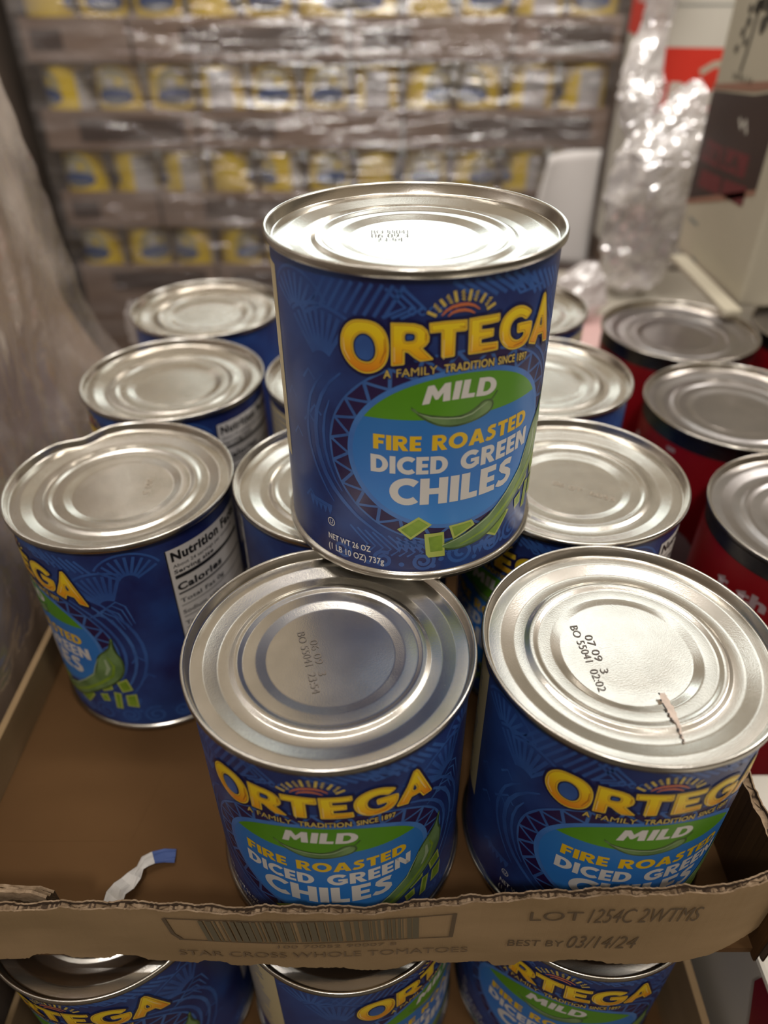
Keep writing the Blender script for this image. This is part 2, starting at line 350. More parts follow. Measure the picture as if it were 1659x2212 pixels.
S = {"O":[[[-40.8,94.7],[-40.5,97.1],[-39.4,99.6],[-37.7,101.5],[-35.6,102.6],[-33.2,102.9],[-30.7,102.9],[-28.3,102.2],[-26.4,100.6],[-25.2,98.2],[-24.8,95.5],[-24.9,92.1],[-25.7,89.4],[-27.2,87.4],[-29.2,86.0],[-31.8,85.1],[-34.4,85.3],[-37.1,86.7],[-39.0,88.5],[-40.3,90.8],[-40.8,92.8]],[[-36.4,93.7],[-36.3,95.3],[-35.5,97.0],[-34.1,98.3],[-32.6,98.7],[-31.1,98.3],[-29.7,97.0],[-29.0,94.8],[-28.9,92.8],[-29.4,90.9],[-30.7,89.5],[-32.2,89.1],[-34.1,89.4],[-35.4,90.4],[-36.2,91.9]]],"R":[[[-24.3,102.8],[-20.5,102.9],[-17.2,102.8],[-14.9,102.1],[-13.3,100.6],[-12.6,98.6],[-12.7,97.0],[-13.5,95.8],[-14.6,94.9],[-12.9,93.1],[-11.2,91.4],[-11.4,91.0],[-15.2,90.5],[-17.0,91.7],[-18.9,93.4],[-20.0,93.6],[-20.0,89.6],[-20.3,89.3],[-23.9,88.7],[-24.1,88.9],[-24.2,96.3]],[[-20.1,99.7],[-18.1,99.8],[-17.0,99.5],[-16.8,98.5],[-17.1,97.3],[-19.0,97.0],[-20.1,97.1]]],"T":[[[-12.8,102.9],[-8.0,103.3],[-4.3,103.3],[-1.1,103.2],[-0.9,100.0],[-1.5,99.6],[-4.6,99.7],[-4.5,91.9],[-4.8,91.6],[-8.2,91.4],[-8.7,91.7],[-9.0,99.9],[-12.5,99.7]]],"E":[[[-0.5,103.4],[3.3,103.5],[7.4,103.4],[10.1,103.4],[10.3,101.2],[9.8,100.7],[6.8,100.6],[3.8,100.7],[3.9,99.2],[8.3,98.9],[8.4,96.5],[8.0,96.2],[4.0,96.1],[4.1,94.7],[7.3,94.4],[10.3,94.2],[10.6,91.6],[10.3,91.3],[4.3,91.5],[0.1,91.6],[-0.1,92.0],[-0.2,96.0]]],"G":[[[24.7,100.5],[23.1,101.8],[20.6,103.3],[18.2,104.0],[15.8,104.0],[13.6,103.2],[11.7,101.7],[10.6,99.4],[10.5,96.6],[11.2,94.1],[12.7,91.9],[15.0,90.2],[17.2,89.5],[19.8,89.3],[22.6,89.6],[24.4,90.9],[25.5,93.3],[25.7,96.5],[24.9,97.2],[21.9,97.7],[18.6,98.1],[17.9,97.9],[18.1,95.2],[18.6,94.7],[20.7,94.6],[21.7,94.2],[21.0,92.8],[19.0,92.3],[16.7,93.2],[15.2,94.9],[14.8,96.9],[15.1,98.6],[16.1,99.7],[17.7,100.2],[19.6,100.0],[21.4,98.7],[22.1,98.4],[24.0,99.5]]],"A":[[[32.3,104.4],[33.3,103.0],[39.7,85.8],[39.5,85.1],[35.6,86.1],[34.4,88.8],[34.0,89.7],[30.6,90.3],[29.3,87.5],[25.2,89.1],[25.0,90.0],[28.7,97.4],[31.0,104.0]],[[31.6,97.1],[32.9,92.9],[30.9,93.4]]],"rays":[[[-13.5,106.3],[-10.7,105.0]],[[-11.5,108.5],[-9.5,106.3]],[[-9.8,110.0],[-8.1,107.9]],[[-7.7,111.1],[-6.3,108.7]],[[-5.5,112.3],[-4.7,108.9]],[[-3.0,112.3],[-2.6,109.3]],[[-0.4,112.3],[-0.9,108.9]],[[1.7,111.6],[1.0,108.8]],[[4.4,110.5],[2.8,107.9]],[[6.4,109.0],[4.7,106.7]],[[8.1,106.9],[5.2,105.5]]],"arcs":[[[-9.1,105.0],[-7.9,106.4],[-6.0,107.5],[-3.6,108.0],[-1.2,108.0],[0.9,107.3],[2.8,105.9]],[[-7.2,104.7],[-5.9,105.8],[-4.0,106.3],[-2.1,106.3],[-0.3,105.8],[1.2,104.9]]],"schile":[[[-18.2,75.2],[-16.0,73.0],[-12.8,71.8],[-7.9,70.9],[-2.9,70.2],[0.9,70.7],[4.4,72.5],[6.5,74.3],[8.9,74.5],[10.8,73.5],[11.2,71.3],[9.9,69.3],[6.7,67.9],[1.7,66.7],[-3.5,66.2],[-8.2,67.0],[-11.9,68.8],[-14.8,70.8],[-16.8,73.0]]],"bch_in":[[-6.9,15.2],[-3.9,17.0],[-0.4,17.7],[4.0,19.3],[8.5,22.1],[13.9,24.6],[17.6,27.7],[20.3,31.9],[25.5,35.9],[29.9,39.7],[33.7,44.7]],"bch_out":[[-6.9,15.2],[-4.1,13.7],[0.7,13.0],[5.7,13.4],[9.3,13.6],[12.8,16.0],[16.4,19.7]],"bch_FLin":[[30.2,39.4],[32.3,45.5],[33.9,51.9],[36.5,55.4],[40.4,57.1],[42.4,59.8],[44.7,66.2]],"bch_FLout":[[45.7,64.9],[44.9,55.1],[46.7,51.2],[46.5,42.1],[43.1,37.9],[39.3,36.7],[34.8,36.9],[31.3,31.0]],"dice":[[[-21.8,24.1],[-14.1,29.9],[-9.2,26.1],[-16.8,19.4]],[[-11.9,21.9],[-4.6,22.2],[-3.7,10.6],[-10.0,10.6],[-11.0,12.2]],[[-2.8,24.6],[6.3,25.2],[7.8,22.3],[-0.8,17.8]],[[18.8,24.5],[25.5,21.5],[20.9,15.0],[18.7,12.2],[12.3,16.2]],[[37.4,27.8],[50.6,19.4],[46.2,9.7],[35.7,16.2]],[[28.5,33.2],[30.6,36.6],[39.6,34.3],[41.3,25.7],[31.8,26.8]]],"leftarcs":[[[-49.3,80.5],[-52.6,76.4],[-55.7,70.8],[-57.5,64.2],[-58.3,57.4],[-57.8,51.0],[-56.0,45.0],[-53.2,39.3],[-49.9,34.0],[-46.8,30.0]],[[-41.5,83.3],[-46.1,78.9],[-50.1,72.8],[-52.8,66.1],[-53.9,59.3],[-53.7,52.8],[-52.3,46.6],[-50.0,41.2],[-46.4,36.0],[-42.6,32.1],[-37.2,27.1],[-31.0,22.8],[-26.4,19.4]],[[-46.6,72.1],[-49.0,65.9],[-50.1,59.1],[-49.9,52.3],[-48.2,45.8],[-45.7,40.3],[-42.8,36.1]]],"tri":[[[-39.9,75.4],[-43.8,68.0],[-35.5,69.4]],[[-44.0,65.6],[-36.1,67.5],[-38.4,61.3]],[[-45.6,62.7],[-46.7,55.6],[-39.4,59.3]],[[-38.7,57.3],[-45.7,53.9],[-38.5,50.8]]],"LMdice":[[[32.8,37.5],[46.0,43.6],[47.3,53.5],[45.3,66.7],[41.1,55.7],[34.4,46.9]],[[37.5,29.6],[45.4,37.2],[49.5,23.8],[39.6,15.0]],[[14.5,21.1],[32.4,36.1],[32.2,24.0],[19.8,9.4]]]}

# ---------------------------------------------------------------- the blue chile label
RL, SEG = .0497, 192
DX = 2*PI*RL*1000/SEG
def blue_label():
    P = Print(); HW = PI*RL*1000; Z0, Z1 = 3.2, 115.8
    nb = SEG
    P.raw([(-HW+DX*i, z) for i in range(nb+1) for z in (Z0, Z1)], [(2*i, 2*i+2, 2*i+3, 2*i+1) for i in range(nb)], 'label_blue', 0)
    rnd = random.Random(9)
    # tonal folk pattern: fans, stripes, spirals, teeth, diamonds
    def fan(cx, cy, r0, r1, a0, a1, n, wd, m='mid_blue'):
        for i in range(n):
            a = a0+(a1-a0)*i/(n-1)
            P.stroke([(cx+r*math.cos(a), cy+r*math.sin(a)) for r in (r0, (r0+r1)/2, r1)], wd, m, 1)
        P.stroke([(cx+(r1+1.6)*math.cos(a0+(a1-a0)*i/14), cy+(r1+1.6)*math.sin(a0+(a1-a0)*i/14)) for i in range(15)], wd*.8, m, 1)
    def spiral(cx, cy, r, wd, m='mid_blue', d=1, turns=1.7):
        n = 26; P.stroke([(cx+r*(1-.8*i/n)*math.cos(d*turns*2*PI*i/n+1), cy+r*(1-.8*i/n)*math.sin(d*turns*2*PI*i/n+1)) for i in range(n+1)], wd, m, 1)
    def teeth(x0, x1, z, h, n, m='mid_blue'):
        for i in range(n):
            a = x0+(x1-x0)*i/n; b = x0+(x1-x0)*(i+1)/n
            P.raw([(a, z), (b, z), ((a+b)/2, z-h)], [(0, 1, 2)], m, 1)
        P.stroke([(x0, z+.8), ((x0+x1)/2, z+1.0), (x1, z+.8)], 1.6, m, 1)
    for k in (-1, 1):
        fan(k*49, 84, 5, 19, 1.2 if k > 0 else 1.0, 2.6 if k > 0 else 2.3, 9, 1.5)
        fan(k*60, 98, 4, 14, .5, 2.6, 9, 1.3)
    for i in range(9): P.stroke([(-46+i*3.2, 114), (-52+i*3.2, 104)], 1.2, 'mid_blue', 1)
    for i in range(8): P.stroke([(-6+i*3.4, 115), (2+i*3.4, 109.5)], 1.3, 'mid_blue', 1)
    for i in range(7): P.stroke([(20+i*3.2, 114-i*.5), (26+i*3.2, 106-i*.3)], 1.3, 'mid_blue', 1)
    for i in range(3):
        P.stroke([(-26+i*2.8, 113), (-20+i*2.8, 107.5), (-27+i*2.8, 104)], 1.1, 'mid_blue', 1)
        P.stroke([(14+i*2.6, 113), (18+i*2.6, 108), (26+i*2.6, 108)], 1.0, 'mid_blue', 1)
    for i in range(5): P.stroke(ell(-18+i*3.1, 106.5, 1.0, 1.2, 10), .6, 'mid_blue', 1)
    for x, r, d in ((3, 6, 1), (-12, 4.6, -1), (-27, 4, 1), (17, 5, -1), (29, 6.2, 1), (42, 5, -1), (55, 6, 1), (-44, 4, -1), (68, 5, -1)): spiral(x, 8.6+(2 if x > 0 else 0), r, 1.5, d=d)
    teeth(-22, -2, 17, 4.2, 8); teeth(8, 20, 10, 3, 5); teeth(34, 50, 22, 4, 6); teeth(-60, -48, 26, 3.5, 5)
    for i in range(12): P.stroke([(-40+i*3.0, 22-i*.3), (-33+i*3.0, 15-i*.3), (-36+i*3.0, 11)], .9, 'mid_blue', 1)
    for x, z in ((-8, 6), (-5, 9), (9, 6), (12, 12), (23, 8), (36, 13), (-20, 7), (-33, 6), (48, 14)): P.poly(ell(x, z, 1.1, 1.1, 10), 'mid_blue', 1)
    for k in range(26):
        x = rnd.choice((-1, 1))*rnd.uniform(52, 84); z = rnd.uniform(18, 104)
        if x > 60 or x < -74: continue
        P.stroke([(x-3, z-2), (x, z+2), (x+3, z-1)], 1.0, 'mid_blue', 1)
    # sweeping arcs on both sides of the medallion
    for q, wd in zip(S['leftarcs'], (1.5, 2.2, 1.4)):
        P.stroke(q, wd, 'mid_blue', 2, True)
    for k, (a, b) in enumerate(((49, 40), (53.5, 45), (58, 49))):
        P.stroke([(a*math.cos(t)*1.0, 55.5+b*math.sin(t)) for t in [math.radians(-50+ i*8) for i in range(15)]], 1.6, 'light_blue' if k == 1 else 'mid_blue', 2, True)
    for k in range(5):
        P.stroke([(38+k*2, 78+k*1.5), (43+k*2.2, 80+k*2), (48+k*1.8, 77+k*2), (51+k*1.6, 70+k)], .9, 'light_blue', 2, True)
    # ring of dark triangles with pale spokes
    CX, CZ = -.4, 55.5
    P.poly([ell(CX, CZ, 47.0, 37.8, 96)], 'light_blue', 3)
    n = 26
    for i in range(n):
        t0 = 2*PI*i/n+.06; dt = 2*PI/n
        pi = lambda t, e: (CX+(39.2+e*7.0)*math.cos(t), CZ+(31.5+e*5.6)*math.sin(t))
        g = .085
        P.raw([pi(t0+g*dt, 0), pi(t0+(1-g)*dt, 0), pi(t0+dt*.5, .86)], [(0, 1, 2)], 'violet', 4)
        P.raw([pi(t0+dt*(.5+g), 1), pi(t0+dt*(1.5-g), 1), pi(t0+dt, .14)], [(0, 1, 2)], 'violet', 4)
    P.poly([ell(CX, CZ, 39.4, 31.7, 96)], 'halo_blue', 5)
    P.poly([ell(CX, CZ, 37.4, 29.9, 96)], 'oval', 6)
    t = math.asin((69.6-CZ)/29.9)
    P.poly([ell(CX, CZ, 37.4, 29.9, 48, t, PI-t)], 'green', 7)
    # words
    heavy(P, 'MILD', -14.2, 11.0, 75.3, 81.8, 'white', 9, 1.2, .9)
    heavy(P, 'FIRE', -30.2, -14.0, 57.8, 63.6, 'yellow', 9)
    heavy(P, 'ROASTED', -10.4, 29.0, 57.8, 63.8, 'yellow', 9)
    heavy(P, 'DICED', -31.2, -4.6, 48.4, 55.5, 'white', 9)
    heavy(P, 'GREEN', .0, 31.0, 48.4, 55.8, 'white', 9)
    heavy(P, 'CHILES', -24.6, 24.0, 35.4, 46.6, 'white', 9)
    P.word('NET WT 26 OZ', -50.4, -31.8, 11.3, 14.1, 'white', 8, .018)
    P.word('(1 LB 10 OZ) 737g', -50.6, -26.6, 6.3, 9.3, 'white', 8, .018)
    P.stroke(ell(-48.6, 19.9, 1.55, 1.75, 20)+[(-47.05, 19.9)], .32, 'white', 8)
    P.word('U', -49.3, -47.9, 19.0, 20.9, 'white', 8, .0)
    # small chile under MILD
    c = smooth_loop(S['schile'][0])
    P.poly(c, 'chile_dark', 8); P.poly(offset(c, -.75), 'chile', 9)
    P.stroke([(-15, 72.0), (-11, 70.6), (-6, 69.8), (-1, 69.4), (3, 70.2), (6, 72.0), (8.6, 73.3)], .5, 'chile_pale', 10, True)
    P.stroke([(9.6, 73.6), (10.8, 74.6), (12.2, 76.6)], .5, 'chile_dark', 10)
    # diced chiles and the big chile
    for q in S['dice'][:4]+[[(37.4, 27.8), (41.0, 27.2), (39.6, 15.4), (36.2, 15.6)], [(28.5, 33.2), (31.6, 37.6), (37.4, 34.9), (37.6, 29.4), (31.8, 26.8)], [(40.5, 35), (46, 38), (47.5, 30), (42, 28)], [(43, 26), (48.5, 27), (48, 17), (42.5, 18)], [(29, 24), (33.5, 25.5), (34, 20), (30, 19)]]:
        P.poly(q, 'dice_pale', 8); P.poly(offset(q, -.9), 'dice', 9)
    P.poly(S['dice'][1], 'dice_pale', 10); P.poly(offset([(-10.6, 20.6), (-4.9, 21.2), (-4.4, 13.0), (-9.6, 13)], -.3), 'dice', 11)
    big = [(-6.9, 15.2), (-3.5, 17.2), (4, 19.6), (8.5, 22.0), (14, 24.9), (19, 28.6), (24.5, 34.2), (30.0, 39.7), (32.6, 45.5), (34.2, 51), (37.0, 55.0), (40.4, 57.4), (42.4, 60), (44.4, 66), (45.4, 65.6), (44.9, 58), (46.9, 52.5), (47.2, 46), (45, 40), (41.5, 35.5), (36, 31), (28, 25.5), (21.5, 20), (15, 15.8), (9.3, 13.4), (1, 12.6), (-4, 13.4)]
    big = smooth_loop(big)
    P.poly(big, 'chile_dark', 10); P.poly(offset(big, -.9), 'chile', 11)
    P.stroke([(-5, 15.7), (4, 19.0), (14, 24.0), (22, 31), (29.6, 38.6), (32.4, 45.5), (35, 51)], .8, 'chile_pale', 12, True)
    P.stroke([(2, 14.8), (12, 18.0), (22, 24.8), (32, 33), (40, 40), (42, 47), (40, 53)], 1.7, 'dice', 12, True)
    P.stroke([(36.5, 40), (39, 45), (38.5, 51)], 2.0, 'chile_pale', 12, True)
    # sun over the brand name
    for k, (a, b) in enumerate(S['rays']):
        if k % 2 == 0:
            P.stroke([a, ((a[0]+b[0])/2, (a[1]+b[1])/2), b], .95, 'ray', 8, False)
        else:
            dx, dy = b[0]-a[0], b[1]-a[1]; l = math.hypot(dx, dy)
            P.stroke([(a[0]+dx*i/6-dy/l*.45*(-1)**i, a[1]+dy*i/6+dx/l*.45*(-1)**i) for i in range(7)], .55, 'ray', 8)
    P.stroke(S['arcs'][0], 1.05, 'orange', 8, True); P.stroke(S['arcs'][1], .95, 'orange', 8, True)
    # the brand name: traced letters with dark outline, yellow border, gold face
    for ch in 'ORTEGA':
        loops = S[ch]
        rd = 2 if ch in 'OG' else 0
        L0 = [smooth_loop(l, 1) if (ch in 'OG' or i) else l for i, l in enumerate(loops)]
        P.poly(offset(L0[0], .95), 'navy', 8)
        def ring(d, hd): return [offset(L0[0], d)]+[offset(l, hd) for l in L0[1:]]
        P.poly(ring(0, 0), 'edge_yellow', 10)
        P.poly(ring(-.55, .45), 'rust', 11)
        P.poly(ring(-.72, .62), 'gold', 12)
        for l in L0[1:]: P.poly(offset(l, -.0), 'navy', 9); P.poly(offset(l, -.55), 'mid_blue', 13)
    for q in ([(-39.7, 96), (-39.4, 92), (-37.6, 89)], [(-23.2, 95), (-23.1, 90.2)], [(-8.1, 97.5), (-8.0, 91)], [(.8, 98), (.9, 92.6)], [(11.7, 97), (12.3, 93.6), (14.4, 91.3)], [(32.6, 100.5), (34.5, 95), (36.5, 90)], [(27.2, 90.6), (29.4, 95)]):
        P.stroke(q, .42, 'shine', 14, True)
    for q in ([(-26.2, 97.5), (-26.0, 93.5), (-27.6, 89.3)], [(-13.7, 99.8), (-13.8, 97.4)], [(-1.6, 101.0), (-3.4, 101.2)], [(4.6, 92.6), (9.4, 92.4)], [(17, 90.9), (21, 91), (23.8, 93)]):
        P.stroke(q, .4, 'rust', 14, True)
    # tag line, on an arc
    def tagx(x): return 83.5+3.0*(1-((x+1.8)/28)**2)
    for wd, a, b in (('A', -26.6, -24.2), ('FAMILY', -22.4, -9.8), ('TRADITION', -7.6, 9.6), ('SINCE', 11.2, 18.4), ('1897', 19.6, 24.6)):
        sub = Print(); sub.word(wd, a, b, 0, 2.75, 'ray', 0, .0 if 'M' in wd else .02); sub2 = Print(); sub2.word(wd, a-.2, b+.2, -.3, 3.05, 'navy', 0, .09)
        P.raw([(x, y+tagx(x)) for x, y in sub2.v], sub2.f, 'navy', 9)
        P.raw([(x, y+tagx(x)) for x, y in sub.v], sub.f, 'ray', 10)
    # cream directions panel and white nutrition panel
    P.poly([(-128, 36), (-75.2, 36), (-75.2, 110), (-128, 110)], 'cream', 3)
    for i in range(17): P.stroke([(-125, 106-i*4), (-82-rnd.uniform(0, 8), 106-i*4)], 1.0, 'mid_blue', 4)
    P.poly([(76.3, 26), (124, 26), (124, 109), (76.3, 109)], 'white', 3)
    P.poly([(76.3, 26), (76.9, 26), (76.9, 109), (76.3, 109)], 'black', 4)
    P.word('Nutrition Facts', 78.6, 122, 102.2, 107.4, 'black', 5, .045)
    P.word('About 24 servings per container', 78.6, 118, 98.6, 100.4, 'black', 4, .01)
    P.word('Serving size', 78.6, 100, 95.2, 97.4, 'black', 4, .03)
    P.poly([(78.6, 92.2), (122, 92.2), (122, 94.2), (78.6, 94.2)], 'black', 4)
    P.word('Calories', 78.6, 104, 85.2, 89.4, 'black', 4, .045)
    P.poly([(78.6, 83), (122, 83), (122, 84), (78.6, 84)], 'black', 4)
    for i, tx in enumerate(('Total Fat 0g', 'Sodium 100mg', 'Total Carb 2g', 'Dietary Fiber 1g', 'Total Sugars 1g', 'Protein 0g')):
        P.word(tx, 78.6, 104, 78-i*7, 80.4-i*7, 'black', 4, .02)
        P.poly([(78.6, 76-i*7), (122, 76-i*7), (122, 76.4-i*7), (78.6, 76.4-i*7)], 'black', 4)
    def place(x, z, h):
        a = x/(RL*1000); r = RL+h/1000
        return (r*math.sin(a), -r*math.cos(a), z/1000)
    cuts = [-HW+DX*i for i in range(1, nb)]
    # everything beyond the seam wraps round because place() is periodic
    P.v = [(x, z) for x, z in P.v]
    me = P.build('paper_label', place, cuts, .035)
    for p in me.polygons: p.use_smooth = True
    return me

# ---------------------------------------------------------------- cans
CANH = .1195
def lid_profile(R, H, seg_h=.0032):
    k = R/.0515
    p = [(R-.0021, H-seg_h-.0004), (R-.0006, H-seg_h), (R, H-seg_h+.0006), (R, H-.0007), (R-.0003, H-.0002), (R-.0007, H), (R-.0012, H-.0002), (R-.0015, H-.0008)]
    q = [(R-.0022, H-.0038), (R-.0027, H-.0043), (48.4*k, -4.28), (44.9*k, -4.25), (44.4*k, -4.27), (44*k, -4.38), (39.9*k, -5.74), (39.5*k, -5.86), (39*k, -5.9), (35.9*k, -5.9), (35.4*k, -5.8), (34.4*k, -5.14), (33.9*k, -5.02), (32.9*k, -5), (32.3*k, -5.12), (31.4*k, -5.76), (30.9*k, -5.88), (30.3*k, -5.9), (26.9*k, -5.9), (26.4*k, -5.97), (26*k, -6.08), (23.2*k, -6.9), (22.9*k, -6.97), (22.4*k, -7), (15*k, -6.96), (8*k, -6.93), (0, -6.92)]
    for r, z in q:
        p.append((r, z)) if abs(z) < 1 and z > -.9 and r < 1 else p.append((r/1000, H+z/1000))
    return p
def lid_mesh(R, H, fn=None, seg=160):
    pr = lid_profile(R, H)
    me = lathe('lid', pr, seg, fn=fn)
    n = len(pr)
    # materials: 0 flat tin, 1 seam outside, 2 countersink wall
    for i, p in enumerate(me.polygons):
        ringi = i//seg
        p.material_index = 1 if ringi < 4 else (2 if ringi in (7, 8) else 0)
    return me
def body_mesh(R, H, rl):
    pr = [(0, .0035), (R-.004, .0035), (R-.0025, .0008), (R-.0014, .0001), (R-.0006, .0), (R-.0001, .0006), (R-.0001, .0024), (R-.0012, .0031), (rl-.0002, .0036), (rl-.0002, H-.004), (R-.0018, H-.0036)]
    return lathe('can_body', pr, 96)
def date_code(lines, H, cx, cy, rot, h=3.6, ink='ink', ty=0):
    P = Print()
    for k, (tx, off, ln) in enumerate(lines):
        P.word(tx, off, off+ln, -k*(h*1.3), -k*(h*1.3)+h, ink, 0, -.004)
    c, s = math.cos(rot), math.sin(rot)
    return P.build('date_code', lambda x, y, z: ((cx+x*c-y*s)/1000, (cy+x*s+y*c)/1000, H-.00692+.00018+ty*(cy+x*s+y*c)/1000), None)

me_lab = blue_label(); me_lid = lid_mesh(.0515, CANH); me_body = body_mesh(.0515, CANH, RL)
def blue_can(loc, theta, label, group=None, lid=None):
    t = empty('food_can', loc); tag(t, label, 'can', group)
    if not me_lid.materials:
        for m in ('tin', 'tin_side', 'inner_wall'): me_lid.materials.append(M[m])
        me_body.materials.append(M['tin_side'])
    l = bpy.data.objects.new('lid', lid or me_lid); COL.objects.link(l); l.parent = t
    b = bpy.data.objects.new('can_body', me_body); COL.objects.link(b); b.parent = t
    p = bpy.data.objects.new('paper_label', me_lab); COL.objects.link(p); p.parent = t; p.rotation_euler.z = math.radians(theta)
    return t, l
# dented lid of the left-hand can
def dent(r, z, a):
    d = (a-math.radians(128)+PI) % (2*PI)-PI
    g = math.exp(-(d/.20)**2)*max(0, min(1, (r-.040)/.010))
    return r-.0035*g, z-.0012*g*(1 if r > .048 else .4)
dented = lid_mesh(.0515, CANH, dent)
def tilt(r, z, a):
    return r, z+(.062*r*math.sin(a)*max(0, min(1, (.0262-r)/.0034)) if r < .0262 else 0)
tilted = lid_mesh(.0515, CANH, tilt)
for m in ('tin', 'tin_side', 'inner_wall'): tilted.materials.append(M[m])
for m in ('tin', 'tin_side', 'inner_wall'): dented.materials.append(M[m])

G1 = 'blue labelled chile cans in the cardboard tray'
CANS = [
 ('front_left', (-.0191, .1769), -1.5, 'blue chile can with its whole gold brand name facing out, front left of tray', [('06 09  3', 5, 17), ('BO 55041  23:54', 0, 29)], (-9.5, 11.5), -1.30),
 ('front_right', (.0858, .1776), 6, 'blue chile can front right of the tray, bright lid with a tan scrape streak', [('07 09  3', 5, 17), ('BO 55041  02:02', 0, 29)], (-14.0, 12.5), -1.42),
 ('mid_left', (-.1212, .2788), -54, 'blue chile can with dented lid edge and nutrition panel facing, left side of the tray', [('B0 5', 0, 12)], (9, 8), -1.5),
 ('back_left', (-.1203, .3823), -51, 'blue chile can behind the dented can, nutrition panel heading just showing', None, 0, 0),
 ('far_left', (-.1206, .4865), -120, 'blue chile can at the far left end of the tray by the dark gap', None, 0, 0),
 ('mid_mid', (-.0180, .2808), 150, 'blue chile can half hidden behind the left edge of the stacked can', None, 0, 0),
 ('back_mid', (-.0162, .3842), 62, 'blue chile can with a cream panel peeking out left behind the stacked can', None, 0, 0),
 ('mid_right', (.0879, .2806), -50, 'blue chile can right behind the scraped lid can, faint code on its tan lid', [('06 0T  b055', 0, 29)], (-9, 1), -.50),
 ('back_right', (.0906, .3838), 120, 'blue chile can right of the stacked can, next to the middle red can', None, 0, 0),
 ('far_right', (.0882, .4870), 170, 'blue chile can at the far right end of the tray beside the tan strip', None, 0, 0)]
for nm, (x, y), th, lb, code, cp, rot in CANS:
    t, l = blue_can((x, y, -CANH), th, lb, G1, {'mid_left': dented, 'front_right': tilted}.get(nm))
    if code:
        c = link('date_code', date_code(code, CANH, cp[0], cp[1], rot, 2.8, 'ink' if nm.startswith('front') else 'faint_ink', .062 if nm == 'front_right' else 0), None, l)
    if nm == 'front_right':
        # scrape across the beads: a thin ragged strip that follows the lid
        pr = lid_profile(.0515, CANH)
        def zat(r):
            for (r0, z0), (r1, z1) in zip(pr[8:], pr[9:]):
                if r1 <= r <= r0: return z0+(z1-z0)*(r0-r)/max(1e-9, r0-r1)
            return pr[-1][1]
        rnd = random.Random(3); n = 22; vs, fs = [], []
        a = Vector((.0072, -.0185)); b = Vector((.0080, -.0385))
        for i in range(n+1):
            p = a.lerp(b, i/n); wd = .0014*(.35+.9*math.sin(PI*min(1, i/n+.15)))*rnd.uniform(.75, 1.2)*(1-.55*i/n)
            for s in (-1, 1):
                q = p+Vector((wd*s, 0)); vs.append((q.x, q.y, zat(q.length)+.0005))
        fs = [(2*i, 2*i+1, 2*i+3, 2*i+2) for i in range(n)]
        o = link('glue_streak', mesh('glue_streak', vs, fs), [noisy('glue_tan', (.55, .45, .38), (.66, .54, .46), 400, .8)], l)
        vs, fs = [], []
        for i in range(n):
            if rnd.random() < .5: continue
            p = a.lerp(b, i/n)+Vector((-.0014*(.35+.9*math.sin(PI*min(1, i/n+.15)))*(1-.5*i/n), 0)); k = len(vs)
            for dx, dy in ((-.00035, 0), (.0003, .0001), (.0002, -.0009), (-.0003, -.0007)): vs.append((p.x+dx, p.y+dy, zat(math.hypot(p.x+dx, p.y+dy))+.0006))
            fs.append((k, k+1, k+2, k+3))
        link('streak_edge', mesh('streak_edge', vs, fs), ['black'], l)
t, l = blue_can((.0109, .2582, .0006), 18, 'blue chile can stacked on top of the others, bright white lid', None)
link('date_code', date_code([('BO 55041', 0, 13), ('06 09 3', 0, 13), ('23:54', 2, 9)], CANH, -15, 6.0, 0, 3.4), None, l)

# lower layer, seen under the tray's front wall
for (x, y), th, lb in (((-.1203, .1604), -8.7, 'lower blue chile can under left end of tray wall, last letters showing'),
                       ((-.0173, .1627), 53.5, 'lower blue chile can under the barcode, first letters and a cream panel showing'),
                       ((.0883, .1676), -17.5, 'lower blue chile can under the lot and date stamp')):
    blue_can((x, y, -.1242-CANH), th, lb, 'blue labelled chile cans in the layer below')

# red labelled cans
RR, RH = .0561, .178
me_rl = lid_mesh(RR, RH, seg=128)
for p in me_rl.polygons:
    if p.center.z > RH-.0006 and math.hypot(p.center.x, p.center.y) > RR-.003: p.material_index = 2
for m in ('tin_grey', 'tin_dark', 'inner_wall'): me_rl.materials.append(M[m])
me_rb = body_mesh(RR, RH, .0545); me_rb.materials.append(M['tin_dark'])
def red_label():
    P = Print(); R = 54.5; HW = PI*R; n = 96; d = 2*HW/n
    P.raw([(-HW+d*i, z) for i in range(n+1) for z in (4, 166)], [(2*i, 2*i+2, 2*i+3, 2*i+1) for i in range(n)], 'red', 0)
    P.word('t the', -40, -2, 147, 155, 'red_text', 1, .05)
    P.word('f fla', -36, -8, 132, 140, 'red_text', 1, .05)
    P.poly([(-2, 160.5), (4, 160.5), (4, 163), (-2, 163)], 'red_text', 1)
    P.poly([(52, 60), (100, 60), (100, 162), (52, 162)], 'red_text', 1)
    P.poly(smooth_loop([(-60, 90), (0, 120), (40, 100), (10, 60), (-50, 50)], 2), 'red_text', 1)
    me = P.build('paper_label', lambda x, z, h: ((R+h)/1000*math.sin(x/R), -(R+h)/1000*math.cos(x/R), z/1000), [-HW+d*i for i in range(1, n)], .05)
    for p in me.polygons: p.use_smooth = True
    return me
me_rlab = red_label()
for (x, y), th, lb in (((.2189, .2872), -32, 'red labelled can nearest the camera at the right edge, white words showing'),
                       ((.2184, .4002), -60, 'red labelled can in the middle of the right row, cut by the frame'),
                       ((.2185, .5132), 25, 'red labelled can farthest back on the right with its whole grey lid showing'),
                       ((.3330, .5150), 60, 'red labelled can of which only a sliver shows at the right edge')):
    t = empty('tall_can', (x, y, -.029-RH)); tag(t, lb, 'can', 'red labelled cans right of the tray')
    for nm, me in (('lid', me_rl), ('can_body', me_rb), ('paper_label', me_rlab)):
        o = bpy.data.objects.new(nm, me); COL.objects.link(o); o.parent = t
        if nm == 'paper_label': o.rotation_euler.z = math.radians(th)

